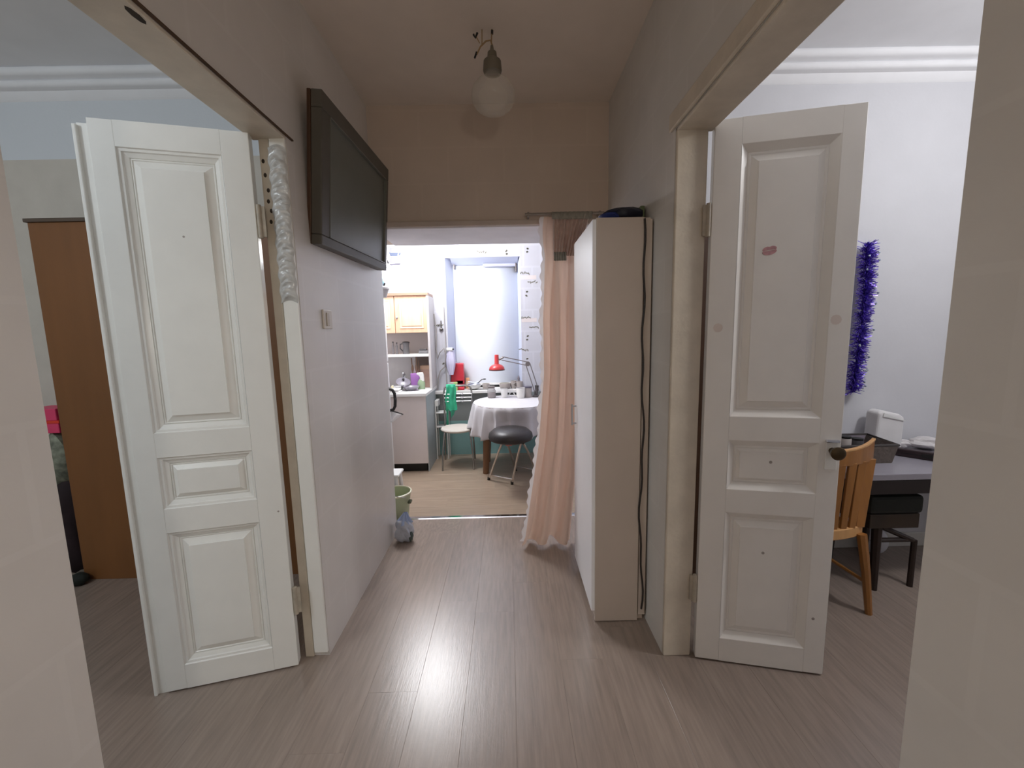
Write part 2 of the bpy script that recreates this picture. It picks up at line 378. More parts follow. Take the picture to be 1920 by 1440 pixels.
for s_, yy in ((1, 0.0), (-1, 0.042)):
    kn = B()
    kn.tube([(0.448, yy-s_*0.0, 0.935), (0.448, yy-s_*0.012, 0.935), (0.448, yy-s_*0.026, 0.935), (0.448, yy-s_*0.034, 0.935), (0.448, yy-s_*0.048, 0.935), (0.448, yy-s_*0.056, 0.935)], 0.01, 16, rads=[0.012, 0.011, 0.010, 0.022, 0.025, 0.015])
    k_ = kn.done('knob', M_knob, d2, smooth=True)
    B().box(0.427, 0.467, min(yy, yy-s_*0.004), max(yy, yy-s_*0.004), 0.86, 0.972).done('lock_plate', M_gloss, d2, bevel=0.0015)
B().box(0.424, 0.470, -0.012, 0.0, 0.966, 0.976).done('plate_rim', M_chrome, d2, bevel=0.002)
# lipstick mark on the upper panel of the right leaf (flat print) and old stains
M_lip = mat('lipstick_print', (192, 146, 150), 0.7, var=0.2, scale=60)
b = B()
def lip(sgn):
    pts = []
    for t in range(9):
        a = math.pi*t/8; x = -0.024*math.cos(a); pts.append((0.203+x, 1.678 + sgn*(0.004 + (0.013 if sgn < 0 else 0.012)*math.sin(a)*(1 - (0.3*math.exp(-(x/0.006)**2) if sgn > 0 else 0))) + 0.12*x))
    for t in range(8, -1, -1):
        a = math.pi*t/8; x = -0.021*math.cos(a); pts.append((0.203+x, 1.678 + sgn*0.0012*math.sin(a) + 0.12*x))
    return pts
b.prism(lip(1), 'y', 0.0072, 0.0082); b.prism(lip(-1), 'y', 0.0072, 0.0082)
b.done('kiss_mark', M_lip, d2)
M_stain = mat('faint_stain', (214, 202, 194), 0.4, var=0.1)
for u, z, r in ((0.037, 1.40, 0.017), (0.43, 1.42, 0.018)):
    b = B(); b.prism([(u+r*math.cos(k*0.5236), z+r*math.sin(k*0.5236)) for k in range(12)], 'y', -0.0004, 0.001); b.done('stain', M_stain, d2)
M_spot = mat('dark_speck', (158, 150, 144), 0.6)
for u, z, y_ in ((0.249, 0.876, 0.0092), (0.24, 0.50, 0.0072), (0.43, 0.245, -0.0004)):
    b = B(); b.prism([(u+0.006*math.cos(k*0.785), z+0.006*math.sin(k*0.785)) for k in range(8)], 'y', y_, y_+0.001); b.done('speck', M_spot, d2)
for u, z, y_ in ((0.239, 1.766, -0.0052), (0.02, 0.70, 0.0)):
    b = B(); b.prism([(u+0.004*math.cos(k*0.785), z+0.004*math.sin(k*0.785)) for k in range(8)], 'y', y_, y_+0.0006); b.done('speck', M_spot, d1)
M_hinge = mat('painted_hinge', (176, 166, 150), 0.5, 0.0, var=0.15, scale=30)
for d, s, zz in ((d1, -1, (0.30, 1.83)), (d2, 1, (0.32, 1.80))):
    for z in zz:
        b = B(); b.tube([(-0.010, s*0.006, z-0.06), (-0.010, s*0.006, z+0.06)], 0.009, 10); b.box(-0.03, 0.0, min(s*0.004, s*0.012), max(s*0.004, s*0.012), z-0.055, z+0.055)
        b.done('hinge', M_hinge, d, smooth=True)
# jambs
struct(B().box(-0.880, -0.822, 1.646, 1.66, 0.022, 2.14).done('trim_4', M_gloss, bevel=0.003), 'white board on the left door jamb')
jl = struct(B().box(-0.921, -0.884, 1.650, 1.66, 0.0, 2.15).done('trim_5', M_jamb, bevel=0.003), 'yellowed frame strip of the left door')
M_hole = mat('old_screw_hole', (52, 44, 36), 0.8)
for z, dx in ((1.955, 0.0), (1.915, -0.004), (1.88, 0.006), (1.84, 0.0), (2.06, -0.012), (2.01, -0.008)):
    r = 0.006; x = -0.899+dx*0.8
    B().prism([(x+r*math.cos(k*0.785), z+1.4*r*math.sin(k*0.785)) for k in range(8)], 'y', 1.6492, 1.6505).done('screw_hole', M_hole, jl)
struct(B().box(-0.945, -0.82, 0.72, 1.66, 2.138, 2.15).done('trim_6', M_jamb, bevel=0.003), 'head of the left doorway')
jr = struct(B().box(0.640, 0.755, 1.602, 1.62, 0.0, 2.135).done('trim_7', M_jamb, bevel=0.004), 'right door jamb')
struct(B().box(0.64, 0.775, 0.595, 1.62, 2.122, 2.135).done('trim_8', M_jamb, bevel=0.004), 'head of the right doorway')
struct(B().box(0.628, 0.64, 0.595, 1.66, 2.135, 2.20).done('trim_9', M_jamb, bevel=0.008), 'moulding along the right door head')
struct(B().box(-0.82, 0.64, 2.635, 2.65, 2.058, 2.088).done('trim_12', mat('greyish_batten', (186, 172, 162), 0.6), bevel=0.003), 'flat batten along the lower edge of the wall over the kitchen opening')
struct(B().box(-0.82, -0.812, 0.72, 1.70, 2.15, 2.155).done('trim_10', M_brown_dark), 'dark crack line along the left door head')
kb = B(); kb.prism([(-0.835+0.009*math.cos(k*0.785), 1.045+0.028*math.sin(k*0.785)) for k in range(8)], 'z', 2.1368, 2.1378)
struct(kb.done('trim_11', M_hole), 'dark knot hole in the left door head')
# lumpy hardened foam on the upper left jamb
def foam(u, v):
    z = 2.105 - 0.575*v; x = -0.886 + 0.066*u
    rid = abs(math.sin(v*33 + 0.7*math.sin(u*5) + 1.2*math.sin(v*9)))
    h = math.sin(math.pi*min(1, max(0, u)))**0.6 * min(1, v*30, (1-v)*30)
    return (x + 0.003*math.sin(v*60), 1.645 - h*(0.007 + 0.006*rid + 0.004*abs(math.sin(v*95+2*math.sin(v*17)+2.5*u)) + 0.002*math.sin(140*v+9*u)), z + 0.012*math.sin(math.pi*u))
tag(B().grid(14, 170, foam).done('foam_strip', mat('shiny_foam', (196, 196, 194), 0.25, var=0.12, scale=25, bump=0.25, bscale=70, coat=0.4), smooth=True),
    'lumpy silvery strip of hardened foam down the top of the left door jamb', 'sealant')

# ------------------------------------------------------------------ hall objects
# lamp hanging from two wires
lp = thing('hall_lamp', 'unlit frosted globe lamp hanging from bare wires on the hall ceiling', 'lamp', (-0.043, 2.04, 2.76))
M_globe = mat('frosted_globe', (226, 222, 212), 0.18, trans=0.3, alpha=0.30, var=0.02)
B().lathe((0, 0, -0.279), [(0.03, 0.098)] + [(0.101*math.cos(a), 0.082*math.sin(a)) for a in [k*math.pi/14 - math.pi/2 for k in range(13, -1, -1)] if math.cos(a) > 0.01 and math.sin(a) < 0.93] + [(0.0005, -0.082)], 32, cap=False).done('globe', M_globe, lp, smooth=True)
B().lathe((0.0, 0, -0.182), [(0.040, 0), (0.043, 0.010), (0.040, 0.048), (0.036, 0.052), (0.024, 0.056), (0.020, 0.086), (0.010, 0.095), (0.006, 0.115)], 24).done('socket', mat('grey_socket', (112, 104, 90), 0.5), lp, smooth=True)
M_wire = mat('cream_wire', (150, 122, 84), 0.5)
b = B(); b.tube([(0.002, 0, -0.066), (-0.006, 0, -0.045), (-0.026, 0, -0.048), (-0.052, 0.005, -0.068), (-0.070, 0.005, -0.100)], 0.0035, 8); b.done('wire_loop', M_wire, lp, smooth=True)
B().tube([(-0.045, 0.003, -0.060), (-0.044, 0.001, -0.040), (-0.043, 0, 0)], 0.0025, 8).done('hanging_wire', M_wire, lp, smooth=True)
B().tube([(-0.002, 0, -0.06), (0.0, 0, -0.03), (0.002, 0, 0.0)], 0.003, 8).done('hanging_wire', M_wire, lp, smooth=True)
B().tube([(-0.070, 0.005, -0.09), (-0.080, 0.005, -0.115)], 0.0045, 8).done('wire_end', M_black, lp, smooth=True)
b = B(); b.tube([(-0.082, 0, -0.020), (-0.074, 0, -0.034), (-0.064, 0, -0.014)], 0.005, 8); b.done('taped_end', M_black, lp, smooth=True)
B().tube([(0.002, 0, -0.02), (0.003, 0, -0.005)], 0.0055, 8).done('taped_end', M_black, lp, smooth=True)
B().tube([(-0.07, 0, -0.028), (-0.055, 0.002, -0.055)], 0.0022, 8).done('hanging_wire', M_wire, lp, smooth=True)

# large dark framed picture leaning out of the left wall
pc = thing('framed_picture', 'large dark glazed picture in a brown frame leaning forward from the left hall wall', 'picture', (-0.775, 1.735, 1.79))
pc.rotation_euler = Matrix.Identity(3).to_euler()
ax = Vector((0.018, 0.875, 0.016)).normalized(); upv = Vector((0.052, 0.0, 0.600)); upv = (upv - ax*upv.dot(ax)).normalized(); nn = ax.cross(upv)
pc.matrix_world = Matrix.Translation((-0.772, 1.790, 1.783)) @ Matrix((ax, -nn, upv)).transposed().to_4x4()
PWD, PHT = 0.868, 0.600
M_pframe = mat('dark_brown_frame', (74, 62, 50), 0.45, var=0.15, stretch=(3, 3, 3))
M_pglass = mat('dark_picture_glass', (100, 102, 95), 0.36, var=0.10, scale=4, spec=0.4)
b = B(); f = 0.075
b.box(0, PWD, 0.0, 0.045, 0, f*0.55); b.box(0, PWD, 0.0, 0.045, PHT-f*0.9, PHT); b.box(0, f, 0.0, 0.045, f*0.55, PHT-f*0.9); b.box(PWD-f*0.5, PWD, 0.0, 0.045, f*0.55, PHT-f*0.9)
b.done('frame', mat('grey_green_frame', (84, 80, 72), 0.5, var=0.1), pc, bevel=0.004)
b = B()
for x0, x1, z0, z1 in ((f, PWD-f*0.5, f*0.55, f*0.55+0.006), (f, PWD-f*0.5, PHT-f*0.9-0.006, PHT-f*0.9), (f, f+0.006, f*0.55, PHT-f*0.9), (PWD-f*0.5-0.006, PWD-f*0.5, f*0.55, PHT-f*0.9)):
    b.box(x0, x1, -0.002, 0.02, z0, z1)
b.done('inner_slip', mat('pale_inner_slip', (108, 108, 100), 0.5), pc)
B().box(0.02, PWD-0.02, 0.010, 0.020, 0.02, PHT-0.02).done('picture_glass', M_pglass, pc)
B().box(0.0, PWD, 0.0455, 0.062, 0.0, PHT).done('deep_box_side', M_brown_dark, pc, bevel=0.003)

sw = thing('light_switch', 'pale light switch on the left hall wall below the dark picture', 'switch', (-0.82, 1.885, 1.475))
B().box(0, 0.010, -0.043, 0.043, -0.043, 0.043).done('plate', mat('cream_plastic', (206, 198, 188), 0.45), sw, bevel=0.004)
B().box(0.010, 0.015, -0.022, 0.004, -0.03, 0.03).done('rocker', mat('beige_plastic', (188, 176, 162), 0.45), sw, bevel=0.003)

# narrow cabinet on the right
M_cab = mat('cabinet_beige', (186, 172, 160), 0.5, var=0.03, bump=0.03)
M_cabw = mat('cabinet_white', (236, 235, 237), 0.4, var=0.02)
cb_ = thing('tall_narrow_cabinet', 'tall narrow white cabinet with a beige side standing by the right hall wall', 'cabinet', (0.39, 1.82, 0))
B().box(0.0, 0.205, 0.0, 0.018, 0.004, 1.877).done('side_panel', M_cab, cb_, bevel=0.002)
B().box(0.004, 0.235, 0.018, 0.50, 0.05, 1.86).done('body', M_cab, cb_)
B().box(-0.016, 0.002, 0.006, 0.50, 0.055, 1.872).done('door_panel', M_cabw, cb_, bevel=0.002)
B().box(0.003, 0.238, 0.0185, 0.50, 1.861, 1.879).done('top_board', M_cab, cb_, bevel=0.002)
B().box(0.006, 0.235, 0.02, 0.49, 0.0, 0.05).done('plinth', M_cab, cb_)
B().box(0.209, 0.242, 0.004, 0.018, 0.03, 1.87).done('filler_strip', M_cab, cb_, bevel=0.002)
b = B()
for z in (0.885, 0.983): b.tube([(-0.016, 0.435, z), (-0.040, 0.435, z)], 0.004, 8)
b.tube([(-0.040, 0.435, 0.875), (-0.040, 0.435, 0.993)], 0.005, 8); b.done('handle', M_steel, cb_, smooth=True)
pts = []
for k in range(40):
    t = k/39; pts.append((0.594 + 0.010*math.sin(t*15)*t + 0.012*t + 0.004*math.sin(t*41), 1.813, 1.868 - 1.80*t))
tag(B().tube(pts, 0.0045, 8).done('gap_line', mat('gap_line_dark', (40, 32, 28), 0.6, var=0.3, scale=30), smooth=True), 'thin dark wavy line standing for the gap beside the narrow cabinet', 'cable')  # dark tube drawn in place of the gap beside the cabinet
bb = thing('folded_bag', 'crumpled dark blue bag lying on top of the narrow cabinet', 'bag', (0.53, 1.95, 1.884))
B().blob((0.01, 0.0, 0.030), (0.085, 0.09, 0.033), 3, 0.18).done('bag_body', mat('dark_navy_nylon', (28, 30, 44), 0.55, var=0.3, scale=20), bb, smooth=True)
B().blob((-0.055, -0.01, 0.020), (0.055, 0.07, 0.020), 5, 0.15).done('bag_flap', mat('royal_blue_nylon', (40, 56, 118), 0.5, var=0.2, scale=20), bb, smooth=True)
tag(B().box(0.612, 0.632, 1.93, 2.02, 1.8795, 1.955).done('green_packet', mat('dull_green', (92, 104, 70), 0.6), bevel=0.004), 'small dull green packet standing beside the dark blue bag', 'packet')

# curtain in the kitchen opening
M_curt = mat('pink_beige_satin', (228, 202, 185), 0.42, var=0.04, scale=5, stretch=(6, 6, 0.8), sub=0.27)
M_head = mat('curtain_heading_cloth', (214, 194, 184), 0.6, var=0.08, scale=30, sub=0.15)
M_lace = mat('white_lace', (236, 230, 230), 0.7, var=0.03, sub=0.3)
cu = thing('curtain', 'pinkish beige satin curtain gathered at the right of the kitchen opening', 'curtain', (0.0, 2.575, 0.0))
def interp(tab, z):
    for (za, a), (zb_, b_) in zip(tab, tab[1:]):
        if z >= zb_: return a + (b_-a)*(za-z)/(za-zb_)
    return tab[-1][1]
XL = [(2.10, 0.235), (2.01, 0.222), (1.90, 0.224), (1.86, 0.232), (1.47, 0.212), (1.14, 0.218), (0.69, 0.185), (0.44, 0.147), (0.08, 0.088), (0.0, 0.05)]
XR = [(2.10, 0.50), (1.95, 0.455), (1.86, 0.455), (1.47, 0.46), (0.8, 0.46), (0.44, 0.43), (0.0, 0.385)]
def curt(u, v):
    z = 2.085 - 2.065*v; a, b_ = interp(XL, z), interp(XR, z); x = a + (b_-a)*u
    amp = 0.006 + 0.026*min(1, max(0, (2.0-z)/0.5)) + 0.012*v
    y = -amp*math.cos(u*2*math.pi*2.3 + 0.3 + 0.35*math.sin(v*3)) - 0.22*amp*math.sin(u*21+v*2)*(1-0.7*v) - 0.02*v
    if v > 0.97: z += 0.03*max(0, math.cos((u-0.60)*math.pi/0.16))**2 if abs(u-0.60) < 0.08 else 0
    return (x + 0.006*math.sin(u*31+v*6), y, z)
B().grid(110, 60, curt).done('curtain_fabric', M_curt, cu, smooth=True)
def headf(u, v):
    z = 2.092 - 0.245*v; x = 0.282 + (0.225-0.075*v)*u
    return (x, -0.043 - 0.010*math.sin(u*60) - 0.004*math.sin(u*25), z)
B().grid(90, 10, headf).done('pleated_heading', M_head, cu, smooth=True)
M_tape = mat('grey_heading_tape', (150, 146, 136), 0.7, var=0.1, scale=50)
B().grid(60, 2, lambda u, v: (0.275+0.24*u, -0.056-0.003*math.sin(u*60), 2.098-0.042*v)).done('heading_tape', M_tape, cu, smooth=True, sol=0.003)
B().grid(60, 2, lambda u, v: (0.285+0.075*u, -0.057-0.004*math.sin(u*34), 1.868-0.05*v)).done('heading_tape', M_tape, cu, smooth=True, sol=0.002)
def lace(u, v):
    x, y, z = curt(0, v*0.985); return (x - 0.020*(1-u) - (1-u)*0.005*math.sin(v*190) - (1-u)*0.006*math.sin(v*47), y + 0.006*math.sin(v*120)*(1-u), z)
B().grid(3, 220, lace).done('lace_edge', M_lace, cu, smooth=True)
rod = thing('curtain_rod', 'thin grey curtain rod along the top of the kitchen opening', 'rod', (0, 2.585, 2.105))
B().tube([(0.12, 0, 0), (0.60, 0, 0)], 0.008, 10).done('rod_tube', mat('grey_rod', (140, 130, 122), 0.5), rod, smooth=True)
for x in (0.14, 0.575): B().box(x-0.006, x+0.006, -0.004, 0.0648, -0.012, 0.012).done('rod_bracket', mat('grey_rod', (140, 130, 122), 0.5), rod)

# bucket, bag and stool in the gap behind the hall wall
bk = thing('bucket', 'pale green plastic bucket beside the kitchen opening', 'bucket', (-0.872, 2.95, 0)); bk.scale = (0.97, 0.97, 0.9)
M_green = mat('pale_green_plastic', (176, 184, 150), 0.45, var=0.04)
B().lathe((0, 0, 0), [(0.0, 0.004), (0.088, 0.0), (0.092, 0.004), (0.120, 0.255), (0.117, 0.255), (0.089, 0.010), (0.0, 0.010)], 36, cap=False).done('pail', M_green, bk, smooth=True)
B().lathe((0, 0, 0.252), [(0.118, 0), (0.127, 0.0), (0.129, 0.010), (0.120, 0.014), (0.118, 0.012), (0.118, 0)], 36, cap=False).done('rim', mat('cream_rim', (222, 220, 196), 0.4), bk, smooth=True)
B().tube([(0.126*math.cos(a), 0.126*math.sin(a)-0.0, 0.235-0.06*math.sin((a+0.6)/(math.pi)*math.pi)) for a in [(-0.6+0.1*k) for k in range(-18, 1)]], 0.003, 6).done('wire_handle', M_steel, bk, smooth=True)
b = B(); b.box(0.108, 0.132, -0.05, 0.0, 0.175, 0.195); b.done('lug', mat('dark_green_lug', (84, 88, 66), 0.5), bk, bevel=0.004)
pb = thing('plastic_bag', 'small bluish white plastic bag standing against the left wall end by the bucket', 'bag', (-0.722, 2.655, 0))
M_film = mat('bluish_film', (190, 196, 210), 0.35, var=0.18, scale=14, bump=0.4, bscale=30)
B().blob((-0.012, 0, 0.078), (0.060, 0.050, 0.083), 11, 0.22).done('bag_body', M_film, pb, smooth=True)
def knot(u, v):
    a = 2*math.pi*u; r = (0.044 - 0.034*v)*(1 + 0.30*math.sin(a*7+3*v) + 0.15*math.sin(a*3)); return (r*math.cos(a)-0.012+0.014*v, 0.8*r*math.sin(a), 0.130+0.075*v)
B().grid(60, 8, knot).done('tied_neck', mat('blue_film', (168, 186, 222), 0.35, var=0.1, bump=0.3, bscale=40), pb, smooth=True)
B().blob((0.034, -0.012, 0.040), (0.014, 0.03, 0.036), 4, 0.2).done('dark_contents', mat('dark_green_content', (70, 84, 80), 0.6), pb, smooth=True)
st = thing('step_stool', 'white plastic step stool partly hidden behind the hall wall end', 'stool', (-1.06, 3.26, 0))
B().box(-0.16, 0.16, -0.085, 0.085, 0.262, 0.285).done('top', M_white, st, bevel=0.01)
for sx in (-1, 1):
    for sy in (-1, 1):
        B().tube([(sx*0.13, sy*0.06, 0.262), (sx*0.145, sy*0.072, 0.012)], 0.016, 8).done('leg', M_white, st, smooth=True)
        B().tube([(sx*0.145, sy*0.072, 0.014), (sx*0.146, sy*0.073, 0.0)], 0.019, 8).done('rubber_foot', M_black, st)

# ------------------------------------------------------------------ kitchen, left side
M_fr = mat('fridge_enamel', (226, 226, 226), 0.3, var=0.02)
fr = thing('fridge', 'white fridge behind the left hall wall end, only its black handle in sight', 'fridge', (-1.478, 3.62, 0))
B().box(-0.29, 0.30, -0.27, 0.27, 0.03, 1.735).done('body', M_fr, fr, bevel=0.012)
B().box(0.302, 0.345, -0.268, 0.268, 1.15, 1.73).done('freezer_door', M_fr, fr, bevel=0.012)
B().box(0.302, 0.345, -0.268, 0.268, 0.09, 1.14).done('fridge_door', M_fr, fr, bevel=0.012)
B().tube([(0.345, 0.20, 0.90), (0.385, 0.20, 0.885), (0.402, 0.20, 0.85), (0.405, 0.20, 0.79), (0.400, 0.20, 0.73), (0.385, 0.20, 0.70), (0.345, 0.20, 0.69)], 0.014, 10).done('handle', M_black, fr, smooth=True)
for sx in (-0.25, 0.25):
    for sy in (-0.22, 0.22): B().tube([(sx, sy, 0.03), (sx, sy, 0.0)], 0.018, 8).done('foot', M_black, fr)
tw = thing('towel_corner', 'white cloth corner hanging from the fridge side beside the counter', 'towel', (-1.131, 3.84, 0.62))
B().grid(10, 10, lambda u, v: (0.004+0.115*u*(1-v)+0.006*math.sin(9*u)*u, -0.01*u+0.008*math.sin(7*u+2*v), 0.06-0.035*u-0.10*v*(1-0.3*u))).done('cloth', mat('white_towel', (236, 236, 238), 0.8, var=0.02), tw, smooth=True, sol=0.004)
B().tube([(0.006, 0.0, 0.064), (0.06, -0.004, 0.050), (0.122, -0.008, 0.028)], 0.006, 8).done('dark_hem', M_black, tw, smooth=True)
pt = thing('plant_pot', 'grey pot standing on the fridge top corner', 'pot', (-1.150, 3.78, 1.735))
B().lathe((0, 0, 0), [(0.0, 0.0), (0.062, 0.0), (0.085, 0.070), (0.092, 0.072), (0.092, 0.086), (0.082, 0.086), (0.06, 0.03), (0.0, 0.03)], 28, cap=False).done('pot_body', mat('grey_ceramic', (150, 148, 150), 0.5), pt, smooth=True)
B().tube([(0.05, -0.02, 0.10), (0.062, -0.02, 0.125)], 0.008, 8).done('dark_stub', M_black, pt)
B().blob((0.0, 0.0, 0.15), (0.055, 0.05, 0.058), 2, 0.06).done('blue_ball', mat('pale_blue', (176, 222, 240), 0.4), pt, smooth=True)

M_front = mat('pinkish_grey_laminate', (224, 216, 214), 0.4, var=0.02)
M_end = mat('bluish_grey_laminate', (170, 178, 182), 0.45, var=0.03)
ct = thing('kitchen_counter', 'low kitchen counter unit with plain pinkish grey front and white worktop', 'counter', (-1.30, 4.06, 0))
B().box(-0.45, 0.455, 0.02, 0.595, 0.085, 0.785).done('body', M_front, ct)
B().box(-0.10, 0.462, 0.0, 0.02, 0.09, 0.78).done('front_panel', M_front, ct, bevel=0.002)
B().box(-0.45, -0.104, 0.0, 0.02, 0.09, 0.78).done('front_panel', M_front, ct, bevel=0.002)
B().box(0.455, 0.466, 0.02, 0.595, 0.0, 0.785).done('end_panel', M_end, ct)
B().box(-0.45, 0.44, 0.04, 0.06, 0.0, 0.088).done('plinth', M_black, ct)
B().box(-0.45, 0.478, -0.035, 0.597, 0.785, 0.818).done('worktop', M_white, ct, bevel=0.004)
WT = 0.818
M_pine = mat('orange_pine', (230, 194, 166), 0.4, var=0.08, scale=6, stretch=(6, 6, 0.7))
M_pine2 = mat('orange_pine_frame', (224, 182, 150), 0.4, var=0.08, scale=6, stretch=(6, 6, 0.7))
cu2 = thing('wall_cupboard', 'pine wall cupboard above the kitchen counter', 'cupboard', (-1.30, 4.38, 1.416))
B().box(-0.25, 0.46, 0.02, 0.279, 0.004, 0.375).done('body', M_pine2, cu2)
for x0, x1 in ((-0.25, 0.112), (0.118, 0.464)):
    dr = B().box(x0, x1, 0.0, 0.02, 0.0, 0.385).done('door', M_pine2, cu2, bevel=0.003)
    b = B(); ring_panel(b, x0+0.045, x1-0.045, 0.045, 0.345, [(0, -0.0005), (0.004, -0.006), (0.020, -0.002), (0.03, -0.008)], 1); b.done('raised_field', M_pine, dr)
B().lathe((0.0, 0, 0), [(0.0, 0.0), (0.008, 0.0), (0.012, 0.015), (0.0, 0.02)], 12, cap=False).done('knob', M_steel, cu2).matrix_local = Matrix.Translation((0.14, -0.003, 0.16)) @ Matrix.Rotation(math.pi/2, 4, 'X')
B().box(-0.25, 0.475, -0.02, 0.279, 0.386, 0.415).done('top_board', mat('brown_top_board', (150, 118, 98), 0.5), cu2, bevel=0.002)
sh = thing('shelf_unit', 'white open shelf between worktop and pine cupboard', 'shelf', (-1.30, 4.36, WT))
B().box(-0.30, 0.455, 0.0, 0.298, 0.345, 0.372).done('shelf_board', M_white, sh, bevel=0.002)
B().box(0.455, 0.480, 0.0, 0.298, 0.0, 0.98).done('side_panel', M_kgrey, sh, bevel=0.002)
B().box(-0.45, 0.455, 0.290, 0.2985, 0.0, 0.597).done('back_panel', M_kgrey, sh)
b = B(); b.box(0.25, 0.44, 0.285, 0.2899, 0.20, 0.34); b.done('under_shelf_shade', mat('shadowed_board', (122, 108, 100), 0.6), sh)  # dark sheet giving the shade under the shelf by its colour
SZ = WT + 0.372
# things on the shelf
kt = thing('dark_jug', 'dark tall jug with a handle on the open shelf', 'jug', (-1.105, 4.47, SZ))
B().lathe((0, 0, 0), [(0.0, 0), (0.034, 0.0), (0.036, 0.01), (0.030, 0.085), (0.038, 0.118), (0.034, 0.120), (0.0, 0.112)], 20, cap=False).done('jug_body', mat('dark_grey_glass', (98, 96, 98), 0.3), kt, smooth=True)
B().lathe((0, 0, 0.118), [(0.039, 0), (0.040, 0.010), (0.02, 0.018), (0.0, 0.019)], 20, cap=True).done('lid', mat('charcoal_plastic', (66, 64, 66), 0.4), kt, smooth=True)
B().tube([(-0.036, 0, 0.112), (-0.062, 0, 0.105), (-0.064, 0, 0.06), (-0.036, 0, 0.03)], 0.006, 8).done('handle', mat('charcoal_plastic', (66, 64, 66), 0.4), kt, smooth=True)
for x, h, lab in ((-1.245, 0.135, 'slim dark bottle at the left end of the open shelf, nearest the wall edge'), (-1.205, 0.125, 'slim dark bottle on the open shelf, just left of the jug')):
    t = thing('slim_bottle', lab, 'bottle', (x, 4.47, SZ), group='slim bottles on the open shelf')
    B().lathe((0, 0, 0), [(0.0, 0), (0.012, 0), (0.013, 0.004), (0.013, h*0.7), (0.006, h*0.82), (0.006, h*0.93)], 14).done('bottle_body', mat('grey_bottle', (120, 116, 118), 0.3), t, smooth=True)
    B().lathe((0, 0, h*0.93), [(0.008, 0), (0.008, h*0.07), (0.0, h*0.07)], 14).done('cap', M_black, t, smooth=True)
dbx = thing('dark_tin', 'low dark rounded tin on the right end of the open shelf', 'tin', (-0.915, 4.47, SZ))
B().box(-0.055, 0.055, -0.03, 0.03, 0.0, 0.036).done('tin_body', mat('grey_tin', (112, 110, 112), 0.4), dbx, bevel=0.012)
B().box(-0.045, 0.035, -0.027, 0.027, 0.036, 0.052).done('tin_lid', mat('charcoal_plastic', (66, 64, 66), 0.4), dbx, bevel=0.008)
# things on the worktop
pu = thing('purple_holder', 'purple plastic utensil holder on the kitchen worktop', 'holder', (-1.005, 4.42, WT))
b = B(); b.prism([(-0.046, 0.022), (0.046, 0.0), (0.048, 0.165), (-0.050, 0.165)], 'y', -0.04, 0.04); b.done('holder_body', mat('lilac_plastic', (170, 118, 190), 0.4), pu, bevel=0.006)
for k, (x, l_, dx, c_) in enumerate(((-0.026, 0.30, -0.012, 'g'), (-0.008, 0.27, 0.0, 'w'), (0.008, 0.31, 0.006, 'g'), (0.026, 0.27, 0.012, 'g'))):
    m_ = mat('brown_handle', (122, 96, 78), 0.5) if c_ == 'g' else mat('pale_grey_handle', (190, 182, 178), 0.5)
    t = thing('kitchen_utensil', ['brown utensil handle at the left of the purple holder', 'pale grey utensil in the purple holder', 'brown utensil, tallest in the purple holder', 'brown utensil at the right of the purple holder'][k], 'utensil', (-1.005+x, 4.42+0.01*(k % 2), WT+0.03), group='utensils in the purple holder')
    B().tube([(0, 0, 0), (dx*0.6, 0, l_*0.6), (dx, 0, l_)], 0.007, 8, rads=[0.004, 0.006, 0.007]).done('shaft', m_, t, smooth=True)
    B().blob((dx*0.5, 0, l_*0.62), (0.014, 0.006, 0.04), k, 0.03, 2).done('wide_grip', m_, t, smooth=True)
sp = thing('spray_bottle', 'green bottle with a white spray head on the worktop', 'bottle', (-0.932, 4.34, WT))
B().lathe((0, 0, 0), [(0.0, 0), (0.036, 0.0), (0.040, 0.01), (0.040, 0.07), (0.026, 0.10), (0.014, 0.115), (0.014, 0.12)], 20, sy=0.7).done('bottle_body', mat('sage_green_plastic', (150, 172, 140), 0.4), sp, smooth=True)
b = B(); b.prism([(-0.042, 0.176), (0.022, 0.178), (0.030, 0.150), (0.034, 0.085), (-0.006, 0.085), (-0.012, 0.135), (-0.026, 0.150), (-0.044, 0.160)], 'y', -0.018, 0.018); b.done('spray_head', M_white, sp, bevel=0.006)
bx = thing('brown_box', 'brown cardboard box behind the spray bottle at the shelf end', 'box', (-0.90, 4.52, WT))
B().box(-0.065, 0.045, -0.05, 0.05, 0.0, 0.235).done('box_body', mat('pinkish_cardboard', (188, 158, 142), 0.7, var=0.1, scale=20), bx, bevel=0.004)
B().box(-0.067, 0.047, -0.052, 0.052, 0.20, 0.24).done('box_lid', mat('tan_cardboard', (204, 172, 146), 0.7), bx, bevel=0.003)
tp = thing('kitchen_tap', 'chrome kitchen tap at the back of the worktop', 'tap', (-1.15, 4.54, WT))
B().tube([(0, 0, 0), (0, 0, 0.10), (0.005, -0.03, 0.145), (0.01, -0.09, 0.15), (0.012, -0.13, 0.125)], 0.010, 10).done('spout', M_chrome, tp, smooth=True)
B().tube([(0, 0, 0.0), (0, 0, 0.03)], 0.022, 14).done('base', M_chrome, tp, smooth=True)
B().blob((0.012, -0.12, 0.165), (0.014, 0.014, 0.014), 1, 0.0, 2).done('lever_knob', M_chrome, tp, smooth=True)
M_dish = mat('grey_enamel', (128, 124, 134), 0.3, var=0.1, scale=20)
def bowl(nm, lab, x, y, z, r, h, m, cat='bowl', group=None):
    t = thing(nm, lab, cat, (x, y, z), group=group)
    B().lathe((0, 0, 0), [(0.0, 0.0), (r*0.45, 0.0), (r*0.5, 0.004), (r*0.85, h*0.55), (r, h), (r*0.96, h), (r*0.8, h*0.55), (r*0.4, 0.012), (0.0, 0.010)], 28, cap=False).done('bowl_body', m, t, smooth=True); return t
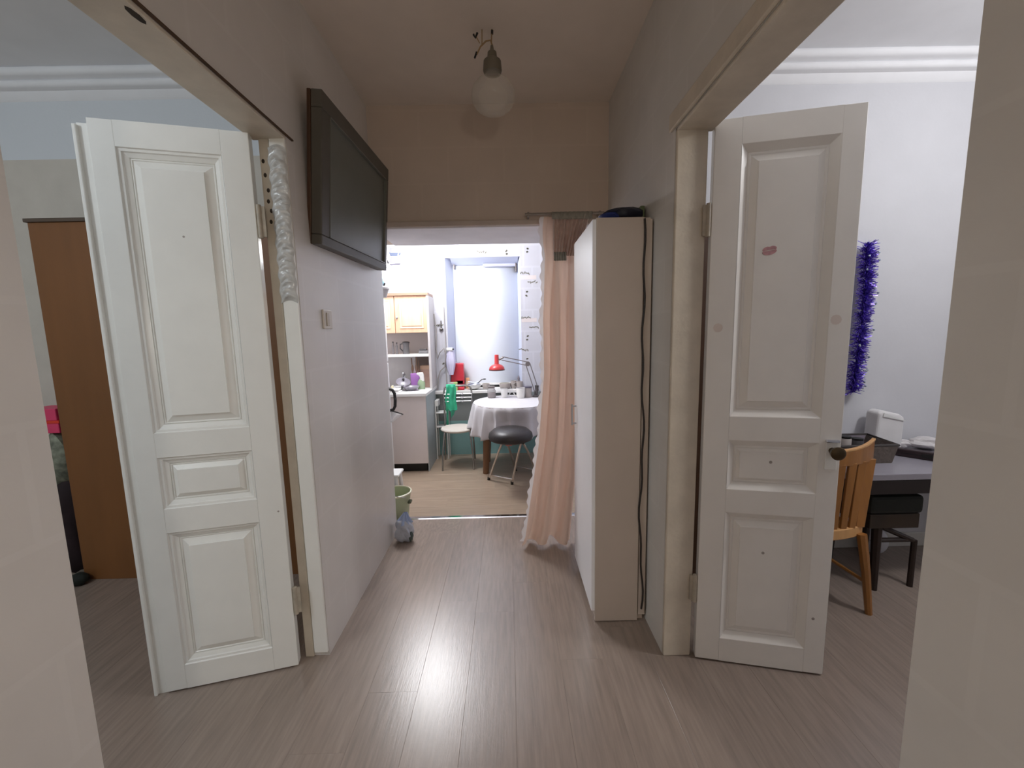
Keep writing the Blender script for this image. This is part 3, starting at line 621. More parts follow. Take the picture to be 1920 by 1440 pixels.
bowl('grey_bowl', 'wide grey bowl on the worktop in front of the purple holder', -1.02, 4.25, WT, 0.085, 0.045, M_dish)
bowl('steel_bowl', 'small steel bowl at the left of the wide grey bowl', -1.145, 4.23, WT, 0.055, 0.06, M_steel)
lidt = thing('pan_lid', 'grey pan lid leaning on the bowls by the tap', 'lid', (-1.125, 4.345, WT+0.08)); lidt.rotation_euler = (math.radians(28), 0.25, 0)
B().lathe((0, 0, 0), [(0.075, 0.0), (0.076, 0.004), (0.05, 0.016), (0.012, 0.022), (0.0, 0.022)], 28, cap=True).done('lid_disc', M_dish, lidt, smooth=True)
B().lathe((0, 0, 0.022), [(0.006, 0), (0.006, 0.008), (0.014, 0.012), (0.012, 0.02), (0.0, 0.02)], 12).done('lid_knob', M_black, lidt, smooth=True)
spg = thing('kitchen_sponge', 'yellow and orange sponge at the left of the worktop', 'sponge', (-1.20, 4.30, WT))
B().box(-0.035, 0.03, -0.03, 0.03, 0.0, 0.022).done('sponge_body', mat('orange_sponge', (226, 176, 118), 0.9, bump=0.4, bscale=120), spg, bevel=0.004)
B().box(-0.035, 0.03, -0.03, 0.03, 0.0222, 0.05).done('scourer', mat('cream_sponge', (236, 226, 186), 0.9, bump=0.4, bscale=120), spg, bevel=0.004)
tr_ = thing('white_tray', 'stack of white plastic trays at the front left of the worktop', 'tray', (-1.17, 4.12, WT))
for k in range(2): B().box(-0.09, 0.075-0.01*k, -0.06, 0.06, 0.001+0.022*k, 0.018+0.022*k).done('tray', M_white, tr_, bevel=0.005)
tag(B().box(-1.04, -0.93, 4.08, 4.16, WT+0.0005, WT+0.004).done('paper_sheet', mat('white_paper', (240, 240, 242), 0.8)), 'white sheet of paper lying on the front of the worktop', 'paper')

# print of a white lorry pinned on the back wall
po = thing('vehicle_print', 'small print of a white van pinned high on the kitchen back wall', 'print', (-1.222, KY, 2.255))
B().box(-0.10, 0.095, -0.003, -0.0005, -0.118, 0.118).done('sheet', mat('print_paper', (240, 240, 242), 0.7), po)
def flat(name, m, pts, d): B().prism(pts, 'y', -0.003-d, -0.0031-d+0.0006).done(name, m, po)
Mv1 = mat('print_bluegrey', (74, 82, 102), 0.7); Mv2 = mat('print_grey', (82, 80, 90), 0.7); Mv3 = mat('print_pale', (112, 112, 122), 0.7); Mv4 = mat('print_dark', (44, 42, 44), 0.7)
flat('van_roof', Mv3, [(-0.06, 0.04), (0.07, 0.045), (0.062, 0.095), (-0.055, 0.095)], 0.0006)
flat('van_windscreen', Mv1, [(-0.05, 0.0), (0.03, 0.0), (0.04, 0.04), (-0.062, 0.04)], 0.0012)
flat('van_side_window', Mv1, [(0.038, 0.005), (0.062, 0.01), (0.07, 0.04), (0.05, 0.04)], 0.0012)
flat('van_bonnet', Mv3, [(-0.075, -0.07), (0.07, -0.065), (0.065, -0.005), (-0.05, -0.005)], 0.0006)
flat('van_bumper', Mv2, [(-0.05, -0.10), (0.05, -0.098), (0.064, -0.075), (-0.07, -0.078)], 0.0012)
flat('van_mirror', Mv4, [(-0.088, -0.075), (-0.062, -0.08), (-0.08, -0.04), (-0.09, -0.02)], 0.0012)
flat('sheet_edge', Mv4, [(-0.10, -0.118), (0.095, -0.116), (0.095, -0.112), (-0.10, -0.113)], 0.0006)

# cables beside the window
for nm, lab, pts, r in (('grey_cable', 'grey cable drooping in a loop left of the kitchen window', [(-0.815, 4.62, 1.62), (-0.80, 4.63, 1.45), (-0.81, 4.63, 1.22), (-0.792, 4.62, 1.12), (-0.77, 4.62, 1.19), (-0.72, 4.62, 1.235), (-0.70, 4.62, 1.16), (-0.72, 4.63, 1.03), (-0.775, 4.63, 0.98), (-0.80, 4.63, 0.90), (-0.81, 4.63, 0.765)], 0.007),
                        ('grey_cable', 'thin grey cable running straight down left of the kitchen window', [(-0.708, 4.648, 1.70), (-0.704, 4.648, 1.4), (-0.70, 4.648, 1.24), (-0.712, 4.648, 1.05), (-0.708, 4.648, 0.77)], 0.005)):
    tag(B().tube(pts, r, 8).done(nm, mat('grey_cable_sheath', (160, 156, 154), 0.5), smooth=True), lab, 'cable', 'cables beside the kitchen window')
sk = thing('wall_valve', 'small dark metal valve on the wall left of the kitchen window', 'valve', (-0.745, 4.648, 1.47))
b = B(); b.tube([(-0.045, 0, 0.03), (0.0, 0, 0.03)], 0.005, 8); b.tube([(0.0, 0, 0.075), (0.0, 0, -0.01)], 0.006, 8); b.done('valve_stem', mat('dull_metal', (110, 106, 102), 0.4, 0.6), sk, smooth=True)
B().lathe((0, 0, -0.02), [(0.0, -0.022), (0.008, -0.02), (0.024, 0.0), (0.02, 0.008), (0.0, 0.01)], 14, cap=False).done('valve_body', mat('dull_metal', (110, 106, 102), 0.4, 0.6), sk, smooth=True)
lv = thing('gathered_drape', 'lavender cloth gathered at the lower left corner of the kitchen window', 'drape', (-0.655, 4.64, 0.93))
def drape(u, v):
    a = math.pi*2*u; r = 0.022 + 0.028*math.sin(math.pi*min(1, 0.12+v*0.9)) + 0.004*math.sin(a*6)
    return (r*1.0*math.cos(a)+0.004, 0.7*r*math.sin(a), 0.27*(1-v)+0.005)
B().grid(48, 14, drape).done('drape_cloth', mat('lavender_cloth', (206, 204, 230), 0.7, var=0.04), lv, smooth=True)
B().tube([(-0.035, -0.01, 0.292), (0.03, -0.014, 0.292)], 0.022, 12).done('white_roll', M_white, lv, smooth=True)
B().blob((0.036, -0.018, 0.294), (0.014, 0.014, 0.010), 2, 0.05, 2).done('dark_knob', M_black, lv, smooth=True)

# things on the sill
SL = 0.757
rd = thing('red_appliance', 'red kitchen appliance with slanted front on the window sill', 'appliance', (-0.59, 4.73, SL))
M_red = mat('red_plastic', (196, 52, 66), 0.35, var=0.05); M_red2 = mat('dark_red_plastic', (140, 52, 62), 0.4)
b = B(); b.prism([(-0.075, 0.06), (0.075, 0.06), (0.073, 0.285), (0.066, 0.300), (-0.052, 0.305), (-0.062, 0.29)], 'y', -0.05, 0.06); b.done('housing', M_red, rd, bevel=0.008)
B().box(-0.02, 0.078, -0.10, 0.02, 0.0, 0.032).done('drip_tray', M_red, rd, bevel=0.008)
B().box(-0.02, 0.07, -0.05, 0.05, 0.0322, 0.11).done('lower_body', M_red2, rd, bevel=0.006)
B().box(-0.06, 0.02, -0.03, 0.04, 0.302, 0.312).done('lid', mat('lilac_lid', (190, 182, 200), 0.4), rd, bevel=0.003)
gb = thing('carton', 'small carton in grey and lime green in front of the red appliance', 'carton', (-0.625, 4.615, SL))
B().box(-0.045, 0.0, -0.02, 0.02, 0.0, 0.095).done('grey_half', mat('grey_carton', (196, 196, 188), 0.6), gb, bevel=0.002)
B().box(0.0005, 0.042, -0.02, 0.02, 0.0, 0.095).done('green_half', mat('lime_carton', (186, 214, 140), 0.6), gb, bevel=0.002)
B().box(-0.03, 0.02, -0.0205, -0.020, 0.02, 0.06).done('printed_label', mat('brown_label', (120, 110, 100), 0.6), gb)
orb = thing('orange_pack', 'tiny orange packet right of the red appliance', 'packet', (-0.482, 4.77, SL))
B().box(-0.022, 0.022, -0.015, 0.015, 0.0, 0.125).done('pack_body', mat('soft_orange', (240, 186, 140), 0.6), orb, bevel=0.004)
B().box(-0.018, 0.018, -0.0158, -0.0151, 0.03, 0.09).done('label', mat('cream_label', (244, 226, 196), 0.6), orb)
bowl('white_bowl', 'white bowl on the window sill right of the red appliance', -0.40, 4.68, SL, 0.085, 0.055, M_white)
pp = thing('paper_bundle', 'bluish papers sticking out of the white sill bowl', 'paper', (-0.41, 4.70, SL+0.055))
for k, (a, dx) in enumerate(((0.25, -0.02), (-0.3, 0.02), (0.05, 0.0))):
    B().box(-0.065, 0.065, -0.03, 0.03, 0.010*k, 0.010*k+0.003, rot=RZ(a) @ RY(-0.35+0.3*k), piv=(dx, 0, 0.01)).done('sheet', mat('bluish_paper', (214, 220, 238), 0.7), pp)
spn = thing('spoon', 'dark spoon resting in the white sill bowl', 'spoon', (-0.34, 4.70, SL+0.06))
B().tube([(-0.03, 0, 0.0), (0.03, 0, 0.05), (0.05, 0, 0.052)], 0.005, 8).done('handle', M_black, spn, smooth=True)
B().blob((0.06, 0, 0.053), (0.02, 0.012, 0.008), 2, 0.0, 2).done('scoop', M_black, spn, smooth=True)
M_clay = mat('greyish_clay', (176, 168, 164), 0.6, var=0.1, scale=15)
def cup(nm, lab, x, y, z, r, h, m, cat, handle=True, side=1, fill=None):
    t = thing(nm, lab, cat, (x, y, z), group='pots and cups on the window sill' if nm.startswith('sill') else None)
    B().lathe((0, 0, 0), [(0.0, 0.0), (r*0.8, 0.0), (r*0.86, 0.005), (r, h*0.5), (r, h), (r*0.93, h), (r*0.9, h*0.5), (r*0.75, 0.01), (0, 0.01)], 26, cap=False).done('cup_body', m, t, smooth=True)
    if handle: B().tube([(side*r*0.95, 0, h*0.8), (side*(r+0.022), 0, h*0.78), (side*(r+0.028), 0, h*0.5), (side*(r+0.018), 0, h*0.25), (side*r*0.93, 0, h*0.22)], 0.0055, 8).done('handle', m, t, smooth=True)
    if fill: B().lathe((0, 0, h*0.9), [(0.0, 0), (r*0.9, 0), (r*0.9, 0.004), (0, 0.006)], 20, cap=False).done('contents', fill, t, smooth=True)
    return t
cup('sill_pot', 'squat greyish pot on the sill left of the table jar', -0.265, 4.70, SL, 0.042, 0.06, M_clay, 'pot', False, fill=mat('dry_herbs', (130, 124, 108), 0.9))
cup('sill_pot', 'wide greyish pot on the sill between jar and white mug', -0.045, 4.70, SL, 0.065, 0.062, M_clay, 'pot', False, fill=mat('dry_herbs', (130, 124, 108), 0.9))
cup('sill_cup', 'grey cup on the sill below the lamp shade arm, left one', 0.055, 4.71, SL, 0.035, 0.085, M_clay, 'cup', False)
cup('sill_cup', 'grey cup with a handle at the right end of the sill', 0.122, 4.66, SL, 0.035, 0.085, M_clay, 'cup', True, -1)
dk = thing('dark_figurine', 'tiny dark pointed ornament at the right end of the window sill', 'ornament', (0.115, 4.80, SL))
B().lathe((0, 0, 0), [(0.0, 0), (0.016, 0), (0.010, 0.06), (0.014, 0.10), (0.008, 0.125), (0.0, 0.14)], 12, cap=False).done('ornament_body', mat('smoky_glass', (130, 122, 126), 0.3), dk, smooth=True)

# ------------------------------------------------------------------ table, cloth and the things on it
TX, TY, TZ, TR = 0.04, 4.165, 0.70, 0.41
M_wood = mat('reddish_brown_wood', (120, 84, 56), 0.45, var=0.12, stretch=(3, 3, 0.5))
tb = thing('round_table', 'round kitchen table with dark wooden legs under a white cloth', 'table', (TX, TY, 0))
B().lathe((0, 0, 0.672), [(0.0, 0), (TR-0.01, 0), (TR, 0.006), (TR, 0.018), (TR-0.006, 0.024), (0, 0.024)], 64, cap=False).done('table_top', M_wood, tb, smooth=True)
for sx in (-1, 1):
    for sy in (-1, 1): B().tube([(sx*0.26, sy*0.18, 0.672), (sx*0.29, sy*0.19, 0.0)], 0.03, 12, rads=[0.040, 0.030]).done('leg', M_wood, tb, smooth=True)
B().lathe((0, 0, 0.60), [(0.27, 0), (0.28, 0), (0.28, 0.072), (0.27, 0.072), (0.27, 0)], 40, cap=False).done('apron_ring', M_wood, tb, smooth=True)
def cloth(u, v):
    a = 2*math.pi*u
    if v < 0.35:
        r = TR*v/0.35; return (r*math.cos(a), r*math.sin(a), 0.0)
    t = (v-0.35)/0.65; drop = 0.245 + 0.06*math.cos(a-4.05) + 0.016*math.sin(a*5+1); k = min(1, t*6)
    fold = 0.5+0.5*math.cos(a*16 + 1.4*math.sin(a*3))
    r = TR + 0.006*k + t*(0.002 + 0.070*fold**4)
    r -= 0.075*math.exp(-((a-4.66)/0.40)**2)*min(1, max(0, (t-0.12)/0.35))
    return (r*math.cos(a), r*math.sin(a), -0.008*min(1, t*12) - drop*max(0, t-0.02))
tag(B().grid(240, 26, cloth).done('tablecloth', mat('white_tablecloth', (232, 230, 234), 0.6, var=0.03, scale=10, sub=0.2), smooth=True, sol=0.0012), 'white tablecloth with hanging folds on the round kitchen table', 'tablecloth').location = (TX, TY, TZ-0.0015)
TT = TZ + 0.0005
jar = thing('glass_jar', 'glass jar with brown contents at the back left of the round table', 'jar', (-0.19, 4.40, TT))
B().lathe((0, 0, 0), [(0.0, 0.002), (0.042, 0.0), (0.046, 0.006), (0.046, 0.075), (0.034, 0.098), (0.034, 0.108)], 24, cap=False).done('jar_glass', mat('jar_glass', (214, 212, 214), 0.08, trans=0.5, alpha=0.6), jar, smooth=True)
B().lathe((0, 0, 0.004), [(0.0, 0), (0.042, 0.0), (0.043, 0.05), (0.0, 0.054)], 24, cap=False).done('brown_contents', mat('instant_brown', (128, 110, 104), 0.8, var=0.15, scale=60), jar, smooth=True)
B().lathe((0, 0, 0.106), [(0.036, 0), (0.037, 0.018), (0.033, 0.020), (0.0, 0.020)], 24, cap=True).done('lid', mat('grey_lid', (120, 112, 110), 0.4), jar, smooth=True)
cup('white_mug', 'white mug in the middle of the round table', -0.052, 4.40, TT, 0.036, 0.098, M_white, 'mug', True, 1)
cup('enamel_mug', 'white enamel mug with dark lid right of the plain white mug', 0.125, 4.34, TT, 0.047, 0.108, mat('cream_enamel', (226, 224, 220), 0.3), 'mug', True, -1, fill=mat('dark_lid', (84, 80, 96), 0.4))
tub = thing('grey_tub', 'grey tub behind the enamel mug on the table', 'tub', (0.20, 4.40, TT))
B().lathe((0, 0, 0), [(0.0, 0), (0.045, 0), (0.048, 0.10), (0.044, 0.102), (0.0, 0.095)], 24, cap=False).done('tub_body', M_clay, tub, smooth=True)
B().lathe((0, 0, 0.102), [(0.050, 0), (0.050, 0.012), (0.0, 0.014)], 24).done('tub_lid', mat('slate_lid', (92, 88, 104), 0.4), tub, smooth=True)

dl = thing('desk_lamp', 'red jointed desk lamp clamped at the back of the round table', 'lamp', (0.285, 4.38, TT))
M_arm = mat('grey_metal_arm', (132, 126, 126), 0.4, 0.5)
B().lathe((0, 0, 0), [(0.0, 0), (0.035, 0), (0.035, 0.015), (0.014, 0.025), (0.010, 0.06), (0, 0.06)], 18, cap=False).done('base', mat('dark_metal', (84, 80, 80), 0.4, 0.4), dl, smooth=True)
E0 = Vector((0.016, 0, 0.055)); E1 = Vector((-0.078, 0, 0.36)); E2 = Vector((-0.355, 0, 0.425))
off = Vector((0.022, 0, 0.006))
B().tube([E0-off, E1-off], 0.005, 8).done('lower_arm', M_arm, dl, smooth=True); B().tube([E0+off, E1+off], 0.005, 8).done('lower_arm', M_arm, dl, smooth=True)
o2 = Vector((0.004, 0, 0.018))
B().tube([E1-o2, E2-o2], 0.005, 8).done('upper_arm', M_arm, dl, smooth=True); B().tube([E1+o2, E2+o2], 0.005, 8).done('upper_arm', M_arm, dl, smooth=True)
B().tube([E1+Vector((0, -0.012, 0)), E1+Vector((0, 0.012, 0))], 0.026, 14).done('elbow', M_arm, dl, smooth=True)
B().tube([E2+Vector((-0.03, 0, -0.015)), E2+Vector((0.02, 0, 0.012))], 0.010, 10).done('shade_joint', M_arm, dl, smooth=True)
B().tube([E0+Vector((-0.006, 0, -0.06)), E0+Vector((0, 0, 0.07))], 0.016, 12, rads=[0.010, 0.022]).done('lower_joint', mat('dark_metal', (84, 80, 80), 0.4, 0.4), dl, smooth=True)
SH = Vector((-0.410, 0, 0.298))
B().lathe(SH, [(0.082, 0.0), (0.084, 0.010), (0.078, 0.034), (0.058, 0.054), (0.028, 0.066), (0.024, 0.074), (0.022, 0.16), (0.020, 0.166), (0.0, 0.168)], 32, cap=False).done('shade', mat('red_lacquer', (196, 58, 60), 0.3, var=0.03, coat=0.4), dl, smooth=True, sol=0.002)
B().lathe(SH, [(0.082, 0.0), (0.0855, 0.0), (0.0855, 0.008), (0.082, 0.008), (0.082, 0.0)], 32, cap=False).done('shade_rim', M_black, dl, smooth=True)
B().blob(SH+Vector((0, 0, 0.03)), (0.028, 0.028, 0.034), 1, 0.0, 2).done('bulb', mat('bulb_glass', (240, 238, 230), 0.2), dl, smooth=True)

# ------------------------------------------------------------------ kitchen seats
ch = thing('kitchen_chair', 'chair with cream seat and thin chrome legs in front of the window sill', 'chair', (-0.55, 4.25, -0.0), 0.06)
M_leg = mat('chair_chrome', (150, 150, 148), 0.25, 0.8)
def seatf(u, v):
    a = 2*math.pi*u; r = v; q = 0.17*r
    sx_ = 1.0 + 0.06*math.sin(a); return (q*1.02*math.cos(a)*(abs(math.cos(a))**-0.12 if abs(math.cos(a)) > 0.05 else 1.4), q*math.sin(a)*(abs(math.sin(a))**-0.12 if abs(math.sin(a)) > 0.05 else 1.4), 0.432 + 0.006*r*r - 0.012*max(0, r-0.85)/0.15)
B().lathe((0, 0, 0.388), [(0.0, 0), (0.168, 0.0), (0.178, 0.008), (0.180, 0.018), (0.172, 0.028), (0.12, 0.031), (0.0, 0.028)], 40, cap=False, sy=0.98).done('seat', mat('cream_seat', (206, 199, 190), 0.45, var=0.03), ch, smooth=True)
for sx in (-1, 1):
    B().tube([(sx*0.13, -0.12, 0.39), (sx*0.150, -0.155, 0.20), (sx*0.160, -0.165, 0.0)], 0.0095, 10).done('leg', M_leg, ch, smooth=True)
    B().tube([(sx*0.165, 0.215, 0.0), (sx*0.155, 0.18, 0.25), (sx*0.150, 0.165, 0.43), (sx*0.150, 0.20, 0.77), (sx*0.14, 0.205, 0.815)], 0.0095, 10).done('leg', M_leg, ch, smooth=True)
B().tube([(-0.14, 0.205, 0.815), (-0.10, 0.208, 0.832), (0.10, 0.208, 0.832), (0.14, 0.205, 0.815)], 0.0095, 10).done('back_rail', M_leg, ch, smooth=True)
for z in (0.66, 0.70, 0.74):
    B().tube([(-0.15, 0.19, z), (0, 0.200, z), (0.15, 0.19, z)], 0.008, 8).done('back_bar', M_chrome, ch, smooth=True)
    B().blob((0.045, 0.194, z), (0.018, 0.014, 0.013), 1, 0.0, 2).done('back_bead', M_chrome, ch, smooth=True)
gc = thing('green_cloth', 'green cloth draped over the back of the cream-seated chair', 'cloth', (-0.636, 4.455, -0.03))
def gcl(u, v):
    z = 0.872 - 0.285*v; wv = 0.062 - 0.012*(1-v)
    if v < 0.06: return ((u-0.5)*2*wv, 0.02-0.04*(v/0.06), 0.868 + 0.012*math.sin(math.pi*v/0.06))
    return ((u-0.5)*2*wv + 0.005*math.sin(9*v), -0.024 - 0.010*math.sin(u*11+1+2*v) - 0.012*v, z + 0.012*math.sin(u*8)*(v > 0.9))
M_gc = mat('emerald_cloth', (58, 176, 136), 0.7, var=0.10, scale=18, sub=0.1)
B().grid(24, 40, gcl).done('main_fold', M_gc, gc, smooth=True, sol=0.004)
M_gc2 = mat('dark_emerald_cloth', (40, 126, 98), 0.7, var=0.12, scale=18)
B().grid(8, 20, lambda u, v: (-0.052+0.022*u-0.006*v, -0.05-0.004*math.sin(6*u), 0.60-0.19*v+0.02*u)).done('hanging_tail', M_gc2, gc, smooth=True, sol=0.004)
B().grid(8, 20, lambda u, v: (-0.005+0.048*u-0.02*v*u, -0.045-0.005*math.sin(6*u), 0.60-0.09*v*(1-0.4*u))).done('hanging_tail', M_gc2, gc, smooth=True, sol=0.004)

fs = thing('folding_stool', 'round black padded folding stool with chrome legs beside the round table', 'stool', (0.005, 3.56, 0.0), 0.0)
M_pad = mat('black_leatherette', (46, 42, 42), 0.38, var=0.15, scale=8, bump=0.1, bscale=40)
B().lathe((0, 0, 0.448), [(0.0, 0), (0.165, 0.0), (0.190, 0.012), (0.198, 0.035), (0.192, 0.065), (0.155, 0.098), (0.08, 0.113), (0.0, 0.113)], 40, cap=False).done('padded_seat', M_pad, fs, smooth=True)
B().lathe((0, 0, 0.430), [(0.0, 0), (0.11, 0.0), (0.14, 0.018), (0, 0.018)], 32, cap=False).done('seat_pan', mat('dark_red_brown', (72, 44, 40), 0.5), fs, smooth=True)
B().box(-0.045, 0.01, -0.152, -0.142, 0.436, 0.447).done('red_reflection', mat('pinkish_reflection', (206, 120, 112), 0.4), fs, bevel=0.003)  # pinkish bar painted in for the red reflection under the seat
ft = [(-0.215, 0.226), (0.004, 0.094)]; tp_ = [(-0.070, 0.02), (0.090, -0.05)]
ft2 = [(0.045, 0.47), (0.255, 0.34)]; tp2 = [(-0.04, 0.02), (0.11, -0.06)]
M_lc = mat('stool_chrome', (206, 200, 194), 0.22, 0.85)
for fts, tps in ((ft, tp_), (ft2, tp2)):
    for (fx, fy), (tx, ty) in zip(fts, tps):
        B().tube([(tx, ty, 0.432), (tx*0.72+fx*0.28, ty*0.72+fy*0.28, 0.33), (fx*0.94+tx*0.06, fy*0.94+ty*0.06, 0.04), (fx, fy, 0.022)], 0.0105, 10).done('leg', M_lc, fs, smooth=True)
        B().tube([(fx, fy, 0.03), (fx*1.02, fy, 0.0)], 0.014, 10).done('rubber_foot', M_black, fs, smooth=True)
    (ax_, ay_), (bx_, by_) = fts; B().tube([(ax_*0.95+tps[0][0]*0.05, ay_*0.95+tps[0][1]*0.05, 0.052), (bx_*0.95+tps[1][0]*0.05, by_*0.95+tps[1][1]*0.05, 0.052)], 0.006, 8).done('crossbar', M_lc, fs, smooth=True)

# white metal rack between counter and chair
rk = thing('white_rack', 'low white metal rack standing between the counter end and the chair', 'rack', (-0.79, 4.55, 0))
for z in (0.36, 0.52): B().box(-0.035, 0.10, -0.07, 0.07, z, z+0.012).done('rack_shelf', M_white, rk, bevel=0.003)
for sx in (-0.03, 0.092):
    for sy in (-0.062, 0.062): B().tube([(sx, sy, 0), (sx, sy, 0.66)], 0.008, 8).done('post', M_white, rk, smooth=True)
B().box(-0.038, 0.0, -0.072, 0.072, 0.60, 0.668).done('top_tray', M_white, rk, bevel=0.006)

# ------------------------------------------------------------------ right room
M_honey = mat('honey_wood', (150, 100, 48), 0.4, var=0.15, scale=5, stretch=(5, 5, 0.6), coat=0.2)
M_honey2 = mat('light_honey_wood', (206, 158, 104), 0.4, var=0.1, scale=5, stretch=(5, 5, 0.6))
wc = thing('wooden_chair', 'honey-brown wooden chair with slatted back drawn up to the dark desk', 'chair', (1.50, 1.85, 0))
def arc_y(x): return 0.10*(abs(x)/0.30)**2
def strip(b, xa, xb, zfun0, zfun1, n=16, t=0.018, yo=0.0):
    f, k = [], []
    for i in range(n+1):
        x = xa + (xb-xa)*i/n; y = arc_y(x)+yo
        f.append([b.bm.verts.new((x, y, zfun0(x))), b.bm.verts.new((x, y, zfun1(x))), b.bm.verts.new((x, y+t, zfun1(x))), b.bm.verts.new((x, y+t, zfun0(x)))])
    for p, q in zip(f, f[1:]):
        for j in range(4): b.bm.faces.new((p[j], p[(j+1) % 4], q[(j+1) % 4], q[j]))
    b.bm.faces.new(f[0]); b.bm.faces.new(f[-1][::-1])
b = B(); strip(b, -0.295, 0.295, lambda x: 0.735, lambda x: 0.805+0.028*(abs(x)/0.3)**3, 24); b.done('top_rail', M_honey, wc, bevel=0.003)
b = B(); strip(b, -0.30, 0.30, lambda x: 0.8055+0.028*(abs(x)/0.3)**3, lambda x: 0.8155+0.028*(abs(x)/0.3)**3, 24, 0.020, -0.001); b.done('rail_edge', M_honey2, wc, bevel=0.002)
for k in range(-4, 5):
    xt, xb_ = k*0.0655, k*0.0490
    b = B(); hw = 0.0205 if abs(k) < 4 else 0.030
    pts_t = (xt, arc_y(xt)); pts_b = (xb_, arc_y(xb_)*0.6)
    vs = []
    for (x, y), z, h_ in ((pts_b, 0.42, hw*0.72), (pts_t, 0.745, hw)):
        vs.append([b.bm.verts.new((x-h_, y, z)), b.bm.verts.new((x+h_, y, z)), b.bm.verts.new((x+h_, y+0.014, z)), b.bm.verts.new((x-h_, y+0.014, z))])
    for j in range(4): b.bm.faces.new((vs[0][j], vs[0][(j+1) % 4], vs[1][(j+1) % 4], vs[1][j]))
    b.bm.faces.new(vs[0]); b.bm.faces.new(vs[1]); b.done('slat', M_honey, wc, bevel=0.003)
b = B(); strip(b, -0.225, 0.225, lambda x: 0.375, lambda x: 0.425, 16, 0.03, -0.012); b.done('lower_rail', M_honey2, wc, bevel=0.004)
B().box(-0.205, 0.205, 0.03, 0.42, 0.385, 0.418).done('seat', M_honey, wc, bevel=0.012)
for s_ in (-1, 1):
    B().tube([(s_*0.200, 0.02, 0.39), (s_*0.215, -0.005, 0.2), (s_*0.228, -0.025, 0.0)], 0.02, 8, rads=[0.022, 0.019, 0.015]).done('leg', M_honey, wc, smooth=True)
    B().tube([(s_*0.175, 0.37, 0.39), (s_*0.185, 0.39, 0.0)], 0.02, 8, rads=[0.021, 0.016]).done('leg', M_honey, wc, smooth=True)
    B().tube([(s_*0.210, 0.0, 0.16), (s_*0.185, 0.38, 0.16)], 0.009, 8).done('stretcher', M_honey, wc, smooth=True)

M_desk = mat('near_black_desk', (34, 28, 28), 0.32, var=0.1)
M_desktop = mat('grey_sheen_desk_top', (150, 146, 154), 0.3, var=0.05)  # sheen of the dark top put into a grey colour
dt = thing('dark_desk', 'dark desk with a painted grey sheen on top against the right room far wall', 'desk', (2.14, 2.18, -0.035))
B().box(-0.46, 0.60, -0.25, 0.24, 0.668, 0.700).done('desk_top', M_desktop, dt, bevel=0.003)
B().box(-0.45, 0.59, -0.246, -0.22, 0.595, 0.667).done('apron', M_desk, dt, bevel=0.002)
for x in (-0.40, 0.57):
    for y in (-0.05, 0.21): B().box(x-0.02, x+0.02, y-0.02, y+0.02, 0.035, 0.667).done('leg', M_desk, dt, bevel=0.003)
ds = thing('dark_stool', 'dark padded stool with slim legs pushed under the desk', 'stool', (1.99, 2.16, 0))
B().box(-0.145, 0.135, -0.17, 0.17, 0.425, 0.525).done('seat_pad', mat('black_green_cloth', (24, 28, 22), 0.7, var=0.2, scale=20), ds, bevel=0.02)
B().box(-0.135, 0.125, -0.16, 0.16, 0.345, 0.424).done('seat_frame', mat('dark_brown_frame_wood', (48, 36, 24), 0.5, var=0.3, scale=9), ds, bevel=0.004)
M_dl = mat('dark_stool_leg', (40, 26, 20), 0.4, var=0.1)
for sx, sy in ((-0.075, -0.145), (0.11, 0.13), (-0.10, 0.13)):
    B().tube([(sx*0.9, sy*0.9, 0.35), (sx, sy-0.005, 0.0)], 0.02, 8, rads=[0.024, 0.017]).done('leg', M_dl, ds, smooth=True)
B().tube([(-0.07, -0.135, 0.27), (0.125, -0.13, 0.265)], 0.012, 8).done('stretcher', M_dl, ds, smooth=True)
B().tube([(-0.04, -0.13, 0.34), (0.13, -0.13, 0.262)], 0.014, 8).done('brace', M_dl, ds, smooth=True)
B().tube([(0.14, -0.13, 0.262), (0.14, -0.13, 0.0)], 0.014, 8).done('leg', M_dl, ds, smooth=True)
bs = thing('wicker_basket', 'grey-brown oblong basket on the dark desk', 'basket', (1.90, 2.20, 0.665))
M_wick = mat('grey_wicker', (92, 82, 76), 0.7, var=0.2, scale=40, bump=0.5, bscale=60)
b = B(); b.prism([(-0.13, 0.0), (0.13, 0.0), (0.16, 0.09), (-0.16, 0.09)], 'y', -0.105, -0.095); b.done('front_wall', M_wick, bs)
b = B(); b.prism([(-0.13, 0.0), (0.13, 0.0), (0.16, 0.105), (-0.16, 0.105)], 'y', 0.095, 0.105); b.done('back_wall', mat('lilac_lining', (150, 140, 150), 0.7), bs)
for s_ in (-1, 1):
    b = B(); b.prism([(s_*0.13, 0.0), (s_*0.138, 0.0), (s_*0.168, 0.10), (s_*0.16, 0.10)], 'y', -0.10, 0.10); b.done('end_wall', M_wick, bs)
B().box(-0.13, 0.13, -0.10, 0.10, 0.0, 0.006).done('bottom', M_wick, bs)
b = B(); b.tube([(-0.165, -0.1, 0.095), (0.165, -0.1, 0.095), (0.168, 0.10, 0.105), (-0.168, 0.10, 0.105), (-0.165, -0.1, 0.095)], 0.007, 8); b.done('rim', mat('dark_wicker_rim', (60, 54, 52), 0.6), bs, smooth=True)
